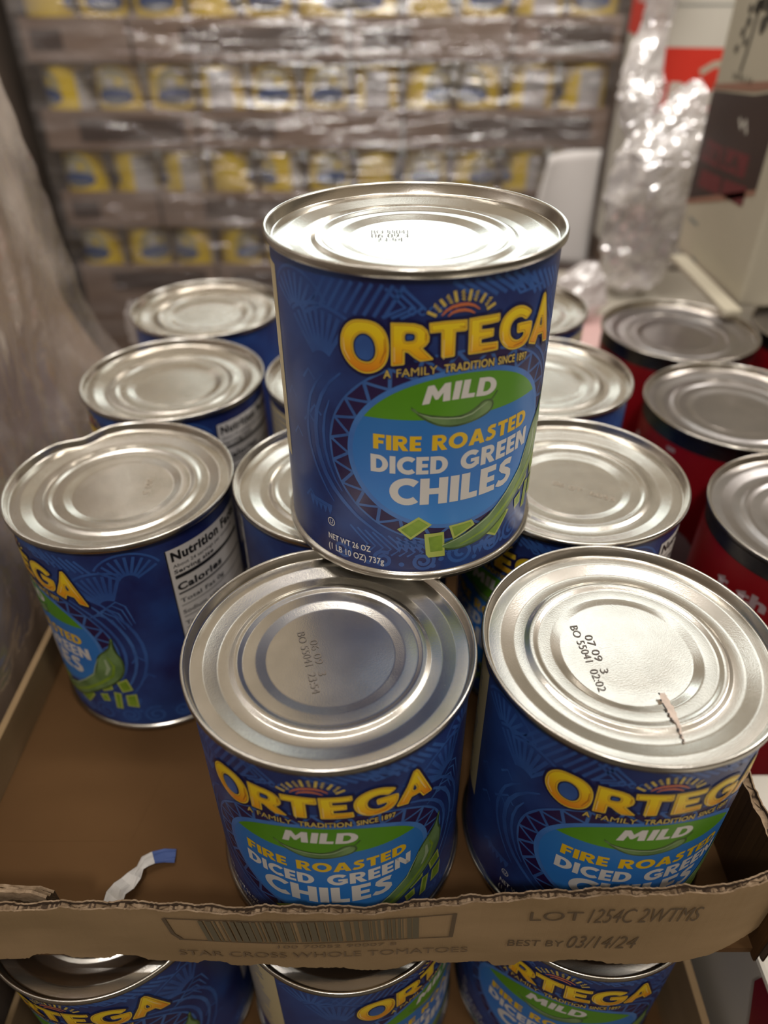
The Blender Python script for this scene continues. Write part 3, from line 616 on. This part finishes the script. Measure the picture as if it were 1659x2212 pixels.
# ---------------------------------------------------------------- the torn cardboard tray
def torn_wall(name, xs, front, thick, ztop, zbot, seed):
    """wall made of two liners with zigzag flute between, torn top and bottom; front(x) gives the y of the outer face"""
    rnd = random.Random(seed)
    n = len(xs); jt = [ztop(x)+.0005*math.sin(x*260)+.0004*math.sin(x*611+2)+rnd.uniform(-.00025, .00025) for x in xs]; jb = [zbot(x)+rnd.uniform(-.0004, .0004) for x in xs]
    vs, fs, mi = [], [], []
    def strip(off, dz, mfront, mback):
        k = len(vs)
        for i, x in enumerate(xs):
            y = front(x)+off
            wob = .00005*math.sin(x*1900+off*3000)+.00025*math.sin(x*430+off*900)
            vs.append((x, y, jb[i]-dz)); vs.append((x, y+wob, jt[i]+dz*rnd.uniform(.4, 1.1)))
            vs.append((x, y+.0006, jb[i]-dz)); vs.append((x, y+.0006+wob, vs[-2][2]-.0001))
        for i in range(n-1):
            a = k+4*i; b = a+4
            fs.append((a, b, b+1, a+1)); mi.append(mfront); fs.append((a+2, a+3, b+3, b+2)); mi.append(mback)
            fs.append((a+1, b+1, b+3, a+3)); mi.append(2)
            fs.append((a, a+2, b+2, b)); mi.append(2)
    strip(0, .0005, 0, 3); strip(thick-.0006, .0008, 3, 1)
    # broken core between the liners
    k = len(vs)
    for i, x in enumerate(xs):
        z = min(jt[i], jt[max(0, i-1)])-.0004-rnd.uniform(0, .0011)
        vs.append((x, front(x)+.0005, z)); vs.append((x, front(x)+thick-.0005, z+rnd.uniform(-.0003, .0003)))
    for i in range(n-1):
        fs.append((k+2*i, k+2*i+2, k+2*i+3, k+2*i+1)); mi.append(3 if rnd.random() < .22 else 2)
    # flute
    k = len(vs); m = int((xs[-1]-xs[0])/.0036)
    for j in range(m+1):
        x = xs[0]+(xs[-1]-xs[0])*j/m; i = min(n-1, int((n-1)*j/m))
        y = front(x)+(.0008 if j % 2 else thick-.0008)
        vs.append((x, y, jb[i]+.001)); vs.append((x, y, jt[i]-.0003-rnd.uniform(0, .0007)))
    for j in range(m): fs.append((k+2*j, k+2*j+2, k+2*j+3, k+2*j+1)); mi.append(4)
    me = mesh(name, vs, fs, mi)
    return me
tray = empty('cardboard_tray', (0, 0, -.1235)); tag(tray, 'torn kraft cardboard tray holding the blue cans, barcode and lot stamp on its front wall', 'tray')
def inter(pts):
    def f(x):
        for (a, b), (c, d) in zip(pts, pts[1:]):
            if x <= c: return b+(d-b)*max(0, (x-a))/(c-a)
        return pts[-1][1]
    return f
frontY = lambda x: .1205+6.0*max(0, x-.108)**2+.0009*math.sin(x*45)
ztop = inter([(-.178, -.0755), (-.13, -.0765), (-.08, -.0765), (-.05, -.0780), (-.035, -.0762), (-.01, -.0785), (.004, -.0780), (.012, -.0755), (.03, -.0740), (.05, -.0705), (.08, -.0655), (.105, -.0635), (.15, -.0620)])
def zbot(x):
    z = inter([(-.178, -.1120), (-.13, -.1140), (-.07, -.1185), (-.03, -.1205), (0, -.1225), (.02, -.1210), (.06, -.1190), (.10, -.1185), (.125, -.1150), (.15, -.106)])(x)
    for c, w_, h in ((-.128, .008, .0035), (-.099, .007, .0035), (-.066, .0065, .0028), (-.046, .006, .002), (-.004, .012, -.0025), (.014, .006, .003), (.046, .006, -.004), (.075, .010, .0025)):
        if abs(x-c) < w_: z += h*(1-((x-c)/w_)**4)
    return z
TZ = .1235
xs = [-.178+.0008*i for i in range(int(.330/.0008))]
me = torn_wall('front_wall', xs, frontY, .0030, ztop, zbot, 5)
wall = link('front_wall', me, ['kraft', 'kraft_in_shaded', 'kraft_edge', 'flute', 'kraft_edge'], tray, (0, 0, TZ))
P = Print()
xl, xr = -79, 24.6
P.stroke([(xl, -80.9), (-30, -81.3), (-5, -81.8), (10, -80.9), (xr+.8, -79.3)], .7, 'box_ink', 0)
P.stroke([(xl+3, -97.2), (-30, -98.6), (xr, -97.4)], .6, 'box_ink', 0)
P.stroke([(xl, -80.9), (xl+1.5, -93.0), (xl+4, -97.2)], 1.4, 'box_ink', 0); P.stroke([(xr, -79.3), (xr-.6, -97.4)], 1.6, 'box_ink', 0)
rnd = random.Random(12); x = xl+12
while x < xr-14:
    wd = rnd.choice((.35, .6, 1.0, 1.6, 2.2)); u = (x-xl)/(xr-xl)
    zt = -81.8+(1.2*max(0, u-.7)/.3); sh = 2.0*(1-u)
    P.raw([(x+sh, -97.4), (x+wd+sh, -97.4), (x+wd, zt), (x, zt)], [(0, 1, 2, 3)], 'barcode_ink', 0)
    x += wd+rnd.choice((.4, .6, .9, 1.4))
P.word('100 70052 90007 8', -40, 4, -102.6, -100.4, 'pale_ink', 0, 0)
P.word('STAR CROSS WHOLE TOMATOES', -78, 31, -110.6, -106.4, 'pale_ink', 0, 0)
P.word('LOT', 51.5, 70, -84.4, -78.0, 'box_ink', 0, .0, 0, .3, .075)
P.word('1254C 2WTMS', 72, 110, -84.6, -74.4, 'box_ink', 0, -.004, 0, 1.6, .085)
P.word('BEST BY', 45.5, 66, -105.2, -100.4, 'box_ink', 0, .0, 0, .3, .03)
P.word('03/14/24', 67, 92, -105.4, -95.8, 'box_ink', 0, -.004, 0, 1.6, .06)
cuts = [-80+3*i for i in range(66)]
def pl(x, z, h): return (x/1000, frontY(x/1000)-.00065, z/1000)
link('box_print', P.build('box_print', pl, cuts), None, wall)
# floor and remaining walls
def tray_part(name, me, m='kraft_in_shaded'): return link(name, me, [m], tray, (0, 0, TZ))
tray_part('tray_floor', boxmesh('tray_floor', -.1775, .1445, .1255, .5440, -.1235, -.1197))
ys = [.122+.0012*i for i in range(352)]
def side(name, xo, zt, seed, sgn):
    me = torn_wall(name, ys, lambda y: 0, .004, zt, lambda y: -.1230, seed)
    for v in me.vertices: x, y, z = v.co; v.co = (xo+sgn*y, x, z)
    if sgn > 0: me.flip_normals()
    return link(name, me, ['kraft_in_shaded', 'kraft_in_shaded', 'kraft_edge', 'flute', 'flute'], tray, (0, 0, TZ))
tray_part('side_wall', boxmesh('side_wall', -.1812, -.1778, .1245, .5440, -.1233, -.097, .0006), 'kraft')
side('side_wall', .1440, lambda y: -.0705+.004*math.sin(y*30), 3, 1)
xs2 = [-.178+.0015*i for i in range(215)]
me = torn_wall('back_wall', xs2, lambda x: .5442, .004, lambda x: -.085, lambda x: -.123, 8)
link('back_wall', me, ['kraft_in_shaded', 'kraft_in_shaded', 'kraft_edge', 'flute', 'flute'], tray, (0, 0, TZ))
# folded corner flap with its layered torn edge, inside the left corner
for k in range(3):
    vs = []; n = 24; rnd = random.Random(k)
    for i in range(n+1):
        x = -.172+.050*i/n; z = -.0745-.0022*k+.0008*rnd.uniform(-1, 1)-(.004*max(0, i/n-.9)/.1)
        vs += [(x, .1262+.0020*k, -.1190), (x, .1262+.0020*k, z), (x, .1274+.0020*k, z-.0003), (x, .1274+.0020*k, -.1190)]
    fs = []
    for i in range(n):
        a = 4*i; fs += [(a, a+4, a+5, a+1), (a+1, a+5, a+6, a+2), (a+2, a+6, a+7, a+3)]
    link('corner_flap', mesh('corner_flap', vs, fs), ['kraft_edge'], tray, (0, 0, TZ))
# fold crease raised in the tray floor
vs, fs = [], []
for i in range(13):
    for j in range(9):
        x = -.172+.060*i/12; y = .170+.035*j/8
        vs.append((x+.2*(y-.17), y, -.1196+.0018*math.exp(-((j-4)/1.8)**2)*math.sin(PI*i/12)))
for i in range(12):
    for j in range(8): a = i*9+j; fs.append((a, a+9, a+10, a+1))
link('floor_crease', mesh('floor_crease', vs, fs), ['kraft_in_shaded'], tray, (0, 0, TZ), smooth=True)

# scrap of torn label paper on the tray floor
def ribbon(name, pts, wds, mats, seed=0, nx=6):
    rnd = random.Random(seed); vs, fs, mi = [], [], []
    for i, (p, wd) in enumerate(zip(pts, wds)):
        a = Vector(pts[max(0, i-1)]); b = Vector(pts[min(len(pts)-1, i+1)]); d = (b-a); s = Vector((-d.y, d.x, 0)).normalized()
        for j in range(nx+1):
            q = Vector(p)+s*wd*(j/nx-.5)*(1+rnd.uniform(-.12, .12))
            vs.append((q.x, q.y, q.z+rnd.uniform(0, .0012)))
    for i in range(len(pts)-1):
        for j in range(nx): a = i*(nx+1)+j; fs.append((a, a+nx+1, a+nx+2, a+1)); mi.append(0 if i < len(pts)*.62 else 1)
    me = mesh(name, vs, fs, mi); return link(name, me, mats)
zf = -.1193
o = ribbon('paper_scrap', [(-.112, .1400, zf+.006), (-.1105, .1435, zf+.004), (-.1085, .146, zf+.006), (-.1065, .149, zf+.004), (-.1045, .152, zf+.005), (-.1035, .156, zf+.003), (-.102, .1585, zf+.004), (-.099, .1605, zf+.003), (-.095, .1620, zf+.002), (-.0905, .1625, zf+.0006)],
           [.004, .009, .007, .008, .006, .003, .005, .006, .007, .006], ['paper', 'paper_blue'], 2)
tag(o, 'torn strip of blue and white label paper lying on the tray floor', 'paper scrap')

# ---------------------------------------------------------------- what carries the trays
def carton(name, x0, x1, y0, y1, z0, z1, m, label, cat='box', bev=.002):
    o = empty(name, ((x0+x1)/2, (y0+y1)/2, z0)); tag(o, label, cat)
    cx, cy = (x0+x1)/2, (y0+y1)/2
    link('box_body', boxmesh(name, x0-cx, x1-cx, y0-cy, y1-cy, 0, z1-z0, bev), [m], o)
    return o
lt = empty('cardboard_tray', (0, 0, -.2495)); tag(lt, 'second cardboard tray below, its kraft corner showing at the bottom right', 'tray')
link('tray_floor', boxmesh('tray_floor', -.1775, .1445, .1090, .5440, 0, .0040), ['kraft_in_shaded'], lt)
link('side_wall', boxmesh('side_wall', .1412, .1448, .1085, .5440, 0, .060, .0006), ['kraft'], lt)
link('side_wall', boxmesh('side_wall', -.1775, -.1745, .1085, .5440, 0, .045, .0006), ['kraft'], lt)
carton('cardboard_carton', -.177, .144, .11, .544, FLOOR, -.2498, 'kraft', 'plain kraft carton beneath the two trays')
wc = carton('white_carton', .1535, .45, -.12, .2150, FLOOR, -.1395, 'carton_white', 'white carton with a dark red curved stripe at the lower right corner')
vs = [(.1532, y, z) for y, z in ((.128, -.150), (.118, -.1435), (.104, -.1435), (.090, -.17), (.082, -.20), (.078, -.235), (.092, -.235), (.103, -.20), (.115, -.17))]
P = Print()
P.poly(smooth_loop([(128, -141), (108, -141), (88, -170), (80, -200), (76, -240), (92, -240), (102, -205), (114, -172)], 1), 'red', 0)
link('red_stripe', P.build('red_stripe', lambda x, z, h: (.1533-.302, x/1000-.0475, z/1000-FLOOR)), None, wc)
carton('cardboard_carton', .160, .52, .224, .600, FLOOR, -.2075, 'kraft_in_shaded', 'kraft carton the red labelled cans stand on')

# ---------------------------------------------------------------- wrapped stack on the left
ls = empty('wrapped_carton_stack', (-.33, .25, FLOOR)); tag(ls, 'stretch wrapped cartons filling the left edge, film crinkled and shiny', 'wrapped stack')
vs, fs = [], []
ny, nz = 40, 70
def leftX(y, z):
    t = max(0, min(1, (z+.13)/.13)); t = t*t*(3-2*t); s_ = max(0, min(1, (y-.10)/.42))
    return -.189-.046*t*s_-.018*max(0, min(1, z/.15))*s_-.022*max(0, min(1, z/.3))*(1-s_)
prof = []
for j in range(nz+1):
    z = FLOOR+(.33-FLOOR)*j/nz
    for i in range(ny+1):
        y = -.25+.80*i/ny
        e = max(0, (i-ny+3)/3)
        vs.append((leftX(y, z)-.012*e*e, y-.004*e, z))
for j in range(nz):
    for i in range(ny): a = j*(ny+1)+i; fs.append((a, a+1, a+ny+2, a+ny+1))
k = len(vs)
# close the block (far side, near side, left, top)
idx = lambda j, i: j*(ny+1)+i
back = []
for j in range(nz+1): back.append(len(vs)); vs.append((-.55, .54, FLOOR+(.33-FLOOR)*j/nz))
front = []
for j in range(nz+1): front.append(len(vs)); vs.append((-.55, -.25, FLOOR+(.33-FLOOR)*j/nz))
for j in range(nz):
    fs.append((idx(j, ny), back[j], back[j+1], idx(j+1, ny)))
    fs.append((front[j], idx(j, 0), idx(j+1, 0), front[j+1]))
    fs.append((back[j], front[j], front[j+1], back[j+1]))
fs.append(tuple([idx(nz, i) for i in range(ny+1)]+[back[nz], front[nz]]))
me = mesh('cartons', [(x+.33, y-.25, z-FLOOR) for x, y, z in vs], fs)
link('cartons', me, [noisy('kraft_left', (.36, .25, .175), (.48, .36, .265), 7, .85, spec=.2, detail=5)], ls, smooth=True)
# printed ring on the carton
P = Print()
P.poly([ell(300, 40, 34, 30, 40), ell(300, 40, 20, 17, 32)], 'far_grey', 0)
link('carton_print', P.build('carton_print', lambda y, z, h: (leftX(y/1000, z/1000)+.0012+.33, y/1000-.25, z/1000-FLOOR), [262+6*i for i in range(13)]), None, ls)
# film
def sheet(name, fn, nu, nv):
    vs = [fn(i/nu, j/nv) for j in range(nv+1) for i in range(nu+1)]
    fs = [(j*(nu+1)+i, j*(nu+1)+i+1, (j+1)*(nu+1)+i+1, (j+1)*(nu+1)+i) for j in range(nv) for i in range(nu)]
    me = mesh(name, vs, fs)
    for p in me.polygons: p.use_smooth = True
    return me
def lf(u, v):
    y = -.24+.785*u; z = -.60+.93*v
    x = leftX(y, z)+.004
    d = noise.noise(Vector((y*30-z*20, (z+y)*6, 3)))*.0065+noise.noise(Vector((y*90-z*60, (z+y)*14, 7)))*.0022
    return (x+abs(d)+.33, y-.25, z-FLOOR)
link('stretch_film', sheet('stretch_film', lf, 150, 150), ['film_left'], ls)

# ---------------------------------------------------------------- far pallet: yellow labelled small cans in half-height trays
YP = 1.22; XL = -.467; PX = .0765; PZ = .1133; TB = -.0425     # TB: floor of tray row B
SR, SH = .0342, .1095
sm_lid = lathe('lid', [(SR-.0015, SH-.003), (SR, SH-.002), (SR, SH-.0004), (SR-.001, SH), (SR-.002, SH-.003), (SR*.55, SH-.0036), (SR*.5, SH-.003), (0, SH-.003)], 36)
sm_lid.materials.append(M['tin_grey'])
sm_body = lathe('can_body', [(0, .002), (SR-.002, .0), (SR, .0006), (SR, .002), (SR-.0012, .003), (SR-.0012, SH-.003)], 36)
sm_body.materials.append(M['tin_side'])
def small_label():
    P = Print(); R = SR*1000-.9; HW = PI*R; n = 48; d = 2*HW/n
    P.raw([(-HW+d*i, z) for i in range(n+1) for z in (3.5, SH*1000-3.5)], [(2*i, 2*i+2, 2*i+3, 2*i+1) for i in range(n)], 'far_yellow', 0)
    P.poly([ell(0, 80, 27, 20, 28)], 'far_olive', 1)
    P.stroke([(27*math.cos(t), 76+25*math.sin(t)) for t in [math.radians(30+i*10) for i in range(13)]], 5, 'far_grey', 2, True)
    P.poly([ell(0, 67, 28, 11, 28)], 'far_blue', 3)
    P.poly([ell(0, 62, 20, 3.5, 20)], 'far_grey', 4)
    P.poly([ell(-6, 84, 7, 5, 12)], 'far_white', 3); P.poly([ell(9, 86, 5, 4, 12)], 'far_yellow', 3)
    P.poly([(50, 20), (86, 20), (86, 100), (50, 100)], 'far_white', 1)
    P.stroke([(53, 92), (82, 92)], 4, 'far_grey', 2)
    for i in range(3): P.stroke([(53, 84-i*4), (82, 84-i*4)], 1.8, 'far_grey', 2)
    return P.build('paper_label', lambda x, z, h: ((R+h)/1000*math.sin(x/R), -(R+h)/1000*math.cos(x/R), z/1000), [-HW+d*i for i in range(1, n)], .12)
sm_lab = small_label()
ORD = ['first', 'second', 'third', 'fourth', 'fifth', 'sixth', 'seventh', 'eighth', 'ninth', 'tenth', 'last']
ROWS = [('hidden uppermost', 2), ('topmost visible', 1), ('second visible', 0), ('third visible', -1), ('lowest visible', -2)]
TH = {0: [-48, 0, 22, -112, 4, 10, -116, 34, -32, -114, -108], -1: [-12, -78, -82, 96, -52, 12, 90, -4, 28, -84, 40],
      -2: [-18, 34, -30, 40, 5, -60, 90, 20, -84, 15, 100], 1: [100, 20, 10, 96, 0, 50, -30, 90, 0, -110, -20], 2: [10]*11}
G2 = 'yellow labelled cans on the far shrink wrapped stack'
for rn, k in ROWS:
    zb = TB+k*PZ
    for i in range(11):
        x = XL+PX*i+random.uniform(-.0004, .0004)
        t = empty('small_can', (x, YP+SR, zb+.0028))
        tag(t, 'yellow labelled can, %s from left, %s row of far wrapped stack' % (ORD[i], rn) if i < 10 else 'yellow labelled can at right end, %s row of far wrapped stack' % rn, 'can', G2)
        for nm, me in (('lid', sm_lid), ('can_body', sm_body), ('paper_label', sm_lab)):
            o = bpy.data.objects.new(nm, me); COL.objects.link(o); o.parent = t
            if nm == 'paper_label': o.rotation_euler.z = math.radians(TH[k][i])
    for j in (1, 2):
        t = empty('small_can', (XL, YP+SR+PX*j, zb+.0028))
        tag(t, 'yellow labelled can on shaded left side of far stack, %s row, %s behind corner' % (rn, ORD[j-1]), 'can', G2)
        for nm, me in (('lid', sm_lid), ('can_body', sm_body), ('paper_label', sm_lab)):
            o = bpy.data.objects.new(nm, me); COL.objects.link(o); o.parent = t
            if nm == 'paper_label': o.rotation_euler.z = math.radians(-150+40*j)
    # trays in the row; the seams are staggered like bricks
    seams = {2: (3, 7), 1: (2, 6, 9), 0: (3, 7), -1: (2, 6, 9), -2: (3, 7)}[k]
    edges = [0]+list(seams)+[11]
    for q, (a, b) in enumerate(zip(edges, edges[1:])):
        x0 = XL-PX/2+PX*a+.0026; x1 = XL-PX/2+PX*b-.0026; wd = x1-x0
        t = empty('can_tray', ((x0+x1)/2, YP+.115, zb)); tag(t, 'low kraft tray, %s from left, %s row of far wrapped stack' % (ORD[q], rn), 'tray', 'kraft trays of the far wrapped stack')
        hx = wd/2; T2 = .0024; hh = .0535
        link('tray_floor', boxmesh('tray_floor', -hx, hx, -.1165, .1165, 0, .0026), ['kraft_far'], t)
        fw = link('front_wall', boxmesh('front_wall', -hx, hx, -.1185, -.1163, 0, hh, .0008), ['kraft_far'], t)
        link('back_wall', boxmesh('back_wall', -hx, hx, .1163, .1185, 0, hh, .0008), ['kraft_far'], t)
        for s in (-1, 1):
            m0 = boxmesh('side_wall', min(s*hx, s*(hx-.0009)), max(s*hx, s*(hx-.0009)), -.1185, .1185, 0, hh)
            link('side_wall', m0, ['kraft_far'], t)
        P = Print()
        if (q+k) % 2 == 0:
            P.poly([(-hx*550, 10), (hx*850, 10), (hx*850, 42), (-hx*550, 42)], 'far_ink', 0)
        else:
            P.poly([(-hx*850, 14), (-hx*250, 14), (-hx*250, 40), (-hx*850, 40)], 'far_ink', 0)
        link('box_print', P.build('box_print', lambda x, z, h: (x/1000, -.1187, z/1000)), None, fw)
carton('cardboard_carton', XL-PX/2, XL-PX/2+PX*11, YP-.004, YP+.24, FLOOR, TB-2*PZ-.0003, 'kraft_far', 'kraft carton under the far wrapped stack of yellow cans')
# stretch film round the far stack
def ff(u, v):
    # front sheet with returns down both sides
    wx = PX*11+.016; x0 = XL-PX/2-.008
    if u < .12: x = x0; y = YP+.22-(.22+.011)*(u/.12)
    elif u > .88: x = x0+wx; y = YP-.011+(.22+.011)*((u-.88)/.12)
    else: x = x0+wx*(u-.12)/.76; y = YP-.011
    z = -.62+.925*v
    d = noise.noise(Vector((x*5, z*34, 1)))*.006+noise.noise(Vector((x*16, z*90, 5)))*.0028
    return (x, y-abs(d), z)
o = link('stretch_film', sheet('stretch_film', ff, 170, 210), ['film_far'])
tag(o, 'crinkled clear stretch film wrapped round the far stack of yellow cans', 'plastic film')

# ---------------------------------------------------------------- cartons at the right
def face_print(P, parent, xpl, name='carton_print'):
    """print on a carton face at x = xpl, shapes given as (y mm, z mm)"""
    cx, cy, cz = parent.location
    return link(name, P.build(name, lambda y, z, h: (xpl-.0002-h/1000-cx, y/1000-cy, z/1000-cz), None, .1), None, parent)
tb = carton('tall_carton', .276, .52, .552, .700, -.0288, .235, 'carton_olive', 'tall cream carton with a dark panel and maroon blocks, standing on the right', bev=.003)
P = Print()
P.poly([(700, 100), (700, 11), (620, 36), (575, 50), (575, 116), (620, 107)], 'carton_dark', 0)
P.poly([(700, 105), (700, 101), (620, 109.5), (575, 118), (575, 122)], 'carton_brown', 1)
P.poly([(700, 14), (700, 10), (620, 33), (575, 48), (575, 52)], 'carton_brown', 1)
P.poly([(686, 66), (652, 66), (650, 50), (690, 49)], 'carton_maroon', 1); P.poly([(647, 67), (600, 70), (600, 54), (647, 51)], 'carton_maroon', 1)
P.poly([(683, 43), (640, 46), (637, 33), (685, 29)], 'carton_maroon', 1); P.poly([(634, 46), (590, 50), (590, 36), (632, 34)], 'carton_maroon', 1)
P.word('VA', 688, 652, 52, 64, 'carton_dark', 2, .03); P.word('LA', 645, 612, 55, 66, 'carton_dark', 2, .03)
P.stroke([(634, 90), (628, 84), (622, 90), (616, 82)], 3.4, 'carton_white', 1)
P.stroke([(686, 2), (664, 1.5)], 3.2, 'far_grey', 1); P.stroke([(660, -24), (648, -26)], 2.2, 'far_grey', 1)
# tree: trunk and dark crown, small caption below
P.stroke([(655, 118), (652, 132), (650, 150), (648, 165)], 4.0, 'carton_print', 1)
for (a, b, r) in ((662, 150, 5), (668, 143, 4), (672, 132, 4), (660, 138, 4), (652, 160, 7), (640, 166, 10), (664, 158, 4), (636, 150, 7), (626, 160, 10)):
    P.poly(smooth_loop([(a+r*math.cos(t*PI/4)*random.uniform(.7, 1.2), b+r*math.sin(t*PI/4)*random.uniform(.6, 1.0)) for t in range(8)]), 'carton_print', 1)
P.word('WN H', 668, 630, 112, 117, 'carton_print', 1, 0)
face_print(P, tb, .276)

rc = carton('red_carton', .277, .60, .85, .985, -.10, .215, 'carton_white', 'white carton with red band and red side behind the crumpled bag', bev=.002)
P = Print()
P.poly([(850, 114), (850, 213), (984, 213), (984, 122)], 'carton_red', 0)
P.poly([(925, 150), (965, 150), (965, 180), (925, 180)], 'carton_print_pale', 1); P.poly([(905, 128), (930, 128), (930, 142), (905, 142)], 'carton_print_pale', 1)
face_print(P, rc, .277)
P = Print(); cx, cy, cz = rc.location
P.poly([(277, 118), (277, 60), (385, 60), (385, 116)], 'carton_red', 0)
P.word('Red', 290, 345, 66, 88, 'carton_white', 1, .05)
P.stroke([(318, 96), (330, 103), (345, 105), (360, 101)], 6, 'carton_olive', 1)
P.stroke([(360, 117), (360, 150)], 3, 'far_grey', 0); P.stroke([(278, 152), (420, 152)], 1.5, 'far_grey', 0)
link('carton_print', P.build('carton_print', lambda x, z, h: (x/1000-cx, .85-.0002-h/1000-cy, z/1000-cz), None, .1), None, rc)
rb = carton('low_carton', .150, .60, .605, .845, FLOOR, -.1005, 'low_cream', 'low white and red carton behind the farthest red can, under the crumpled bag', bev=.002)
P = Print(); cx, cy, cz = rb.location
P.poly([(165, 610), (235, 610), (260, 700), (190, 720)], 'carton_print_pale', 0)
link('red_patch', P.build('red_patch', lambda x, y, h: (x/1000-cx, y/1000-cy, -.1005+.0003-cz)), None, rb)
o = link('cardboard_strip', boxmesh('cardboard_strip', .1455, .1580, .556, .572, -.245, -.030, .001), [noisy('strip_tan', (.42, .30, .12), (.50, .36, .16), 30, .7)])  # the strip is tan cardboard
tag(o, 'upright tan cardboard strip between the far blue can and the red cans', 'strip')
# loose white card leaning by the film
def cf(u, v):
    a = Vector((.184, 1.0, -.150)).lerp(Vector((.275, 1.0, -.150)), u); b = Vector((.214, 1.0, -.014)).lerp(Vector((.278, 1.0, -.007)), u)
    p = a.lerp(b, v); return (p.x, p.y+.012*math.sin(u*PI)+.02*v, p.z)
o = link('white_card', sheet('white_card', cf, 12, 12), [noisy('card_white', (.50, .47, .45), (.55, .52, .50), 10, .6)])
md = o.modifiers.new('thick', 'SOLIDIFY'); md.thickness = .0016
tag(o, 'plain white card standing on edge before the far stack', 'card')
carton('dark_carton', .16, .274, .96, 1.15, FLOOR, -.1505, 'far_ink', 'dark brown carton below the white card')

o = link('slip_board', boxmesh('slip_board', .2590, .2725, .535, .665, -.0288, -.0245, .0006), ['carton_olive']); tag(o, 'pale board edge under the tall cream carton, behind the red cans', 'board')
carton('dark_carton', -.78, -.545, .66, 1.40, FLOOR, .55, 'shade_brown', 'added brown carton with shade in its colour, gap left of the far stack')  # block added to darken the gap, its shade put into the colour
carton('cardboard_carton', .352, .70, 1.06, 1.45, FLOOR, .21, 'kraft_far', 'kraft carton behind the red and white carton, right of the far stack')
# crumpled clear plastic bag
def crumple(name, path, nu, nv, amp, seed, sq=.55):
    vs, fs = [], []
    for j in range(nv+1):
        t = j/nv*(len(path)-1); i0 = min(int(t), len(path)-2); f = t-i0
        a, b = path[i0], path[i0+1]; f = f*f*(3-2*f)
        c = Vector(a[0]).lerp(Vector(b[0]), f); r = a[1]+(b[1]-a[1])*f
        for i in range(nu):
            an = 2*PI*i/nu
            d = noise.noise(Vector((math.cos(an)*1.6, math.sin(an)*1.6, j*.13+seed)))*.55+abs(noise.noise(Vector((math.cos(an)*4, math.sin(an)*4, j*.35+seed+9))))*.5
            rr = r*(1+amp*d)
            vs.append((c.x+rr*math.cos(an), c.y+rr*sq*math.sin(an), c.z+amp*r*.4*noise.noise(Vector((an*2, j*.4, seed)))))
    for j in range(nv):
        for i in range(nu): fs.append((j*nu+i, j*nu+(i+1) % nu, (j+1)*nu+(i+1) % nu, (j+1)*nu+i))
    return mesh(name, vs, fs)
bag = empty('plastic_bag', (.26, .78, -.10)); tag(bag, 'crumpled clear plastic film bunched beside the tall cream carton', 'plastic film')
def rel(q): return [((x-.26, y-.78, z+.10), r) for (x, y, z), r in q]
link('bag_bulge', crumple('bag_bulge', rel([((.262, .77, -.097), .010), ((.262, .77, -.085), .030), ((.264, .77, -.05), .038), ((.268, .775, -.005), .044), ((.276, .78, .035), .042), ((.283, .785, .062), .028), ((.290, .79, .085), .016), ((.298, .80, .096), .004)]), 44, 60, .38, 2), ['film_bag'], bag)
link('bag_tail', crumple('bag_tail', rel([((.270, .80, .02), .010), ((.258, .81, .05), .016), ((.252, .82, .078), .022), ((.254, .83, .10), .017), ((.262, .84, .14), .014), ((.268, .84, .19), .016), ((.268, .84, .26), .012), ((.268, .84, .30), .008)]), 30, 60, .45, 6), ['film_bag'], bag)
o = link('film_scrap', crumple('film_scrap', [((.185, .70, -.099), .012), ((.190, .70, -.082), .028), ((.195, .705, -.06), .022), ((.20, .71, -.045), .006)], 26, 20, .4, 11), ['film_soft'])
tag(o, 'milky tuft of film lying behind the stacked can on the low carton', 'plastic film')
o = link('film_scrap', crumple('film_scrap', [((-.181, .575, -.24), .020), ((-.182, .570, -.12), .022), ((-.184, .565, -.06), .020), ((-.190, .560, -.035), .016), ((-.194, .555, -.022), .004)], 26, 30, .4, 15), ['film_soft'])
tag(o, 'tuft of loose film behind the farthest left blue can', 'plastic film')
o = link('film_scrap', crumple('film_scrap', [((-.178, .098, -.26), .010), ((-.176, .098, -.20), .012), ((-.172, .099, -.16), .009), ((-.168, .1, -.135), .004)], 22, 30, .4, 21), ['film_soft'])
tag(o, 'strip of loose film hanging at the bottom left corner below the tray', 'plastic film')

# ---------------------------------------------------------------- floor and room
o = link('floor', boxmesh('floor', -6, 6, -4, 9, FLOOR-.05, FLOOR), ['floor']); tag(o, kind='structure')
M['wall'] = noisy('warehouse_wall', (.30, .28, .25), (.38, .36, .32), 2, .85)
for nm, b in (('wall_back', (-6, 6, 9, 9.1)), ('wall_front', (-6, 6, -4.1, -4)), ('wall_left', (-6.1, -6, -4, 9)), ('wall_right', (6, 6.1, -4, 9))):
    o = link(nm, boxmesh(nm, *b, FLOOR-.05, 2.6), ['wall']); tag(o, kind='structure')
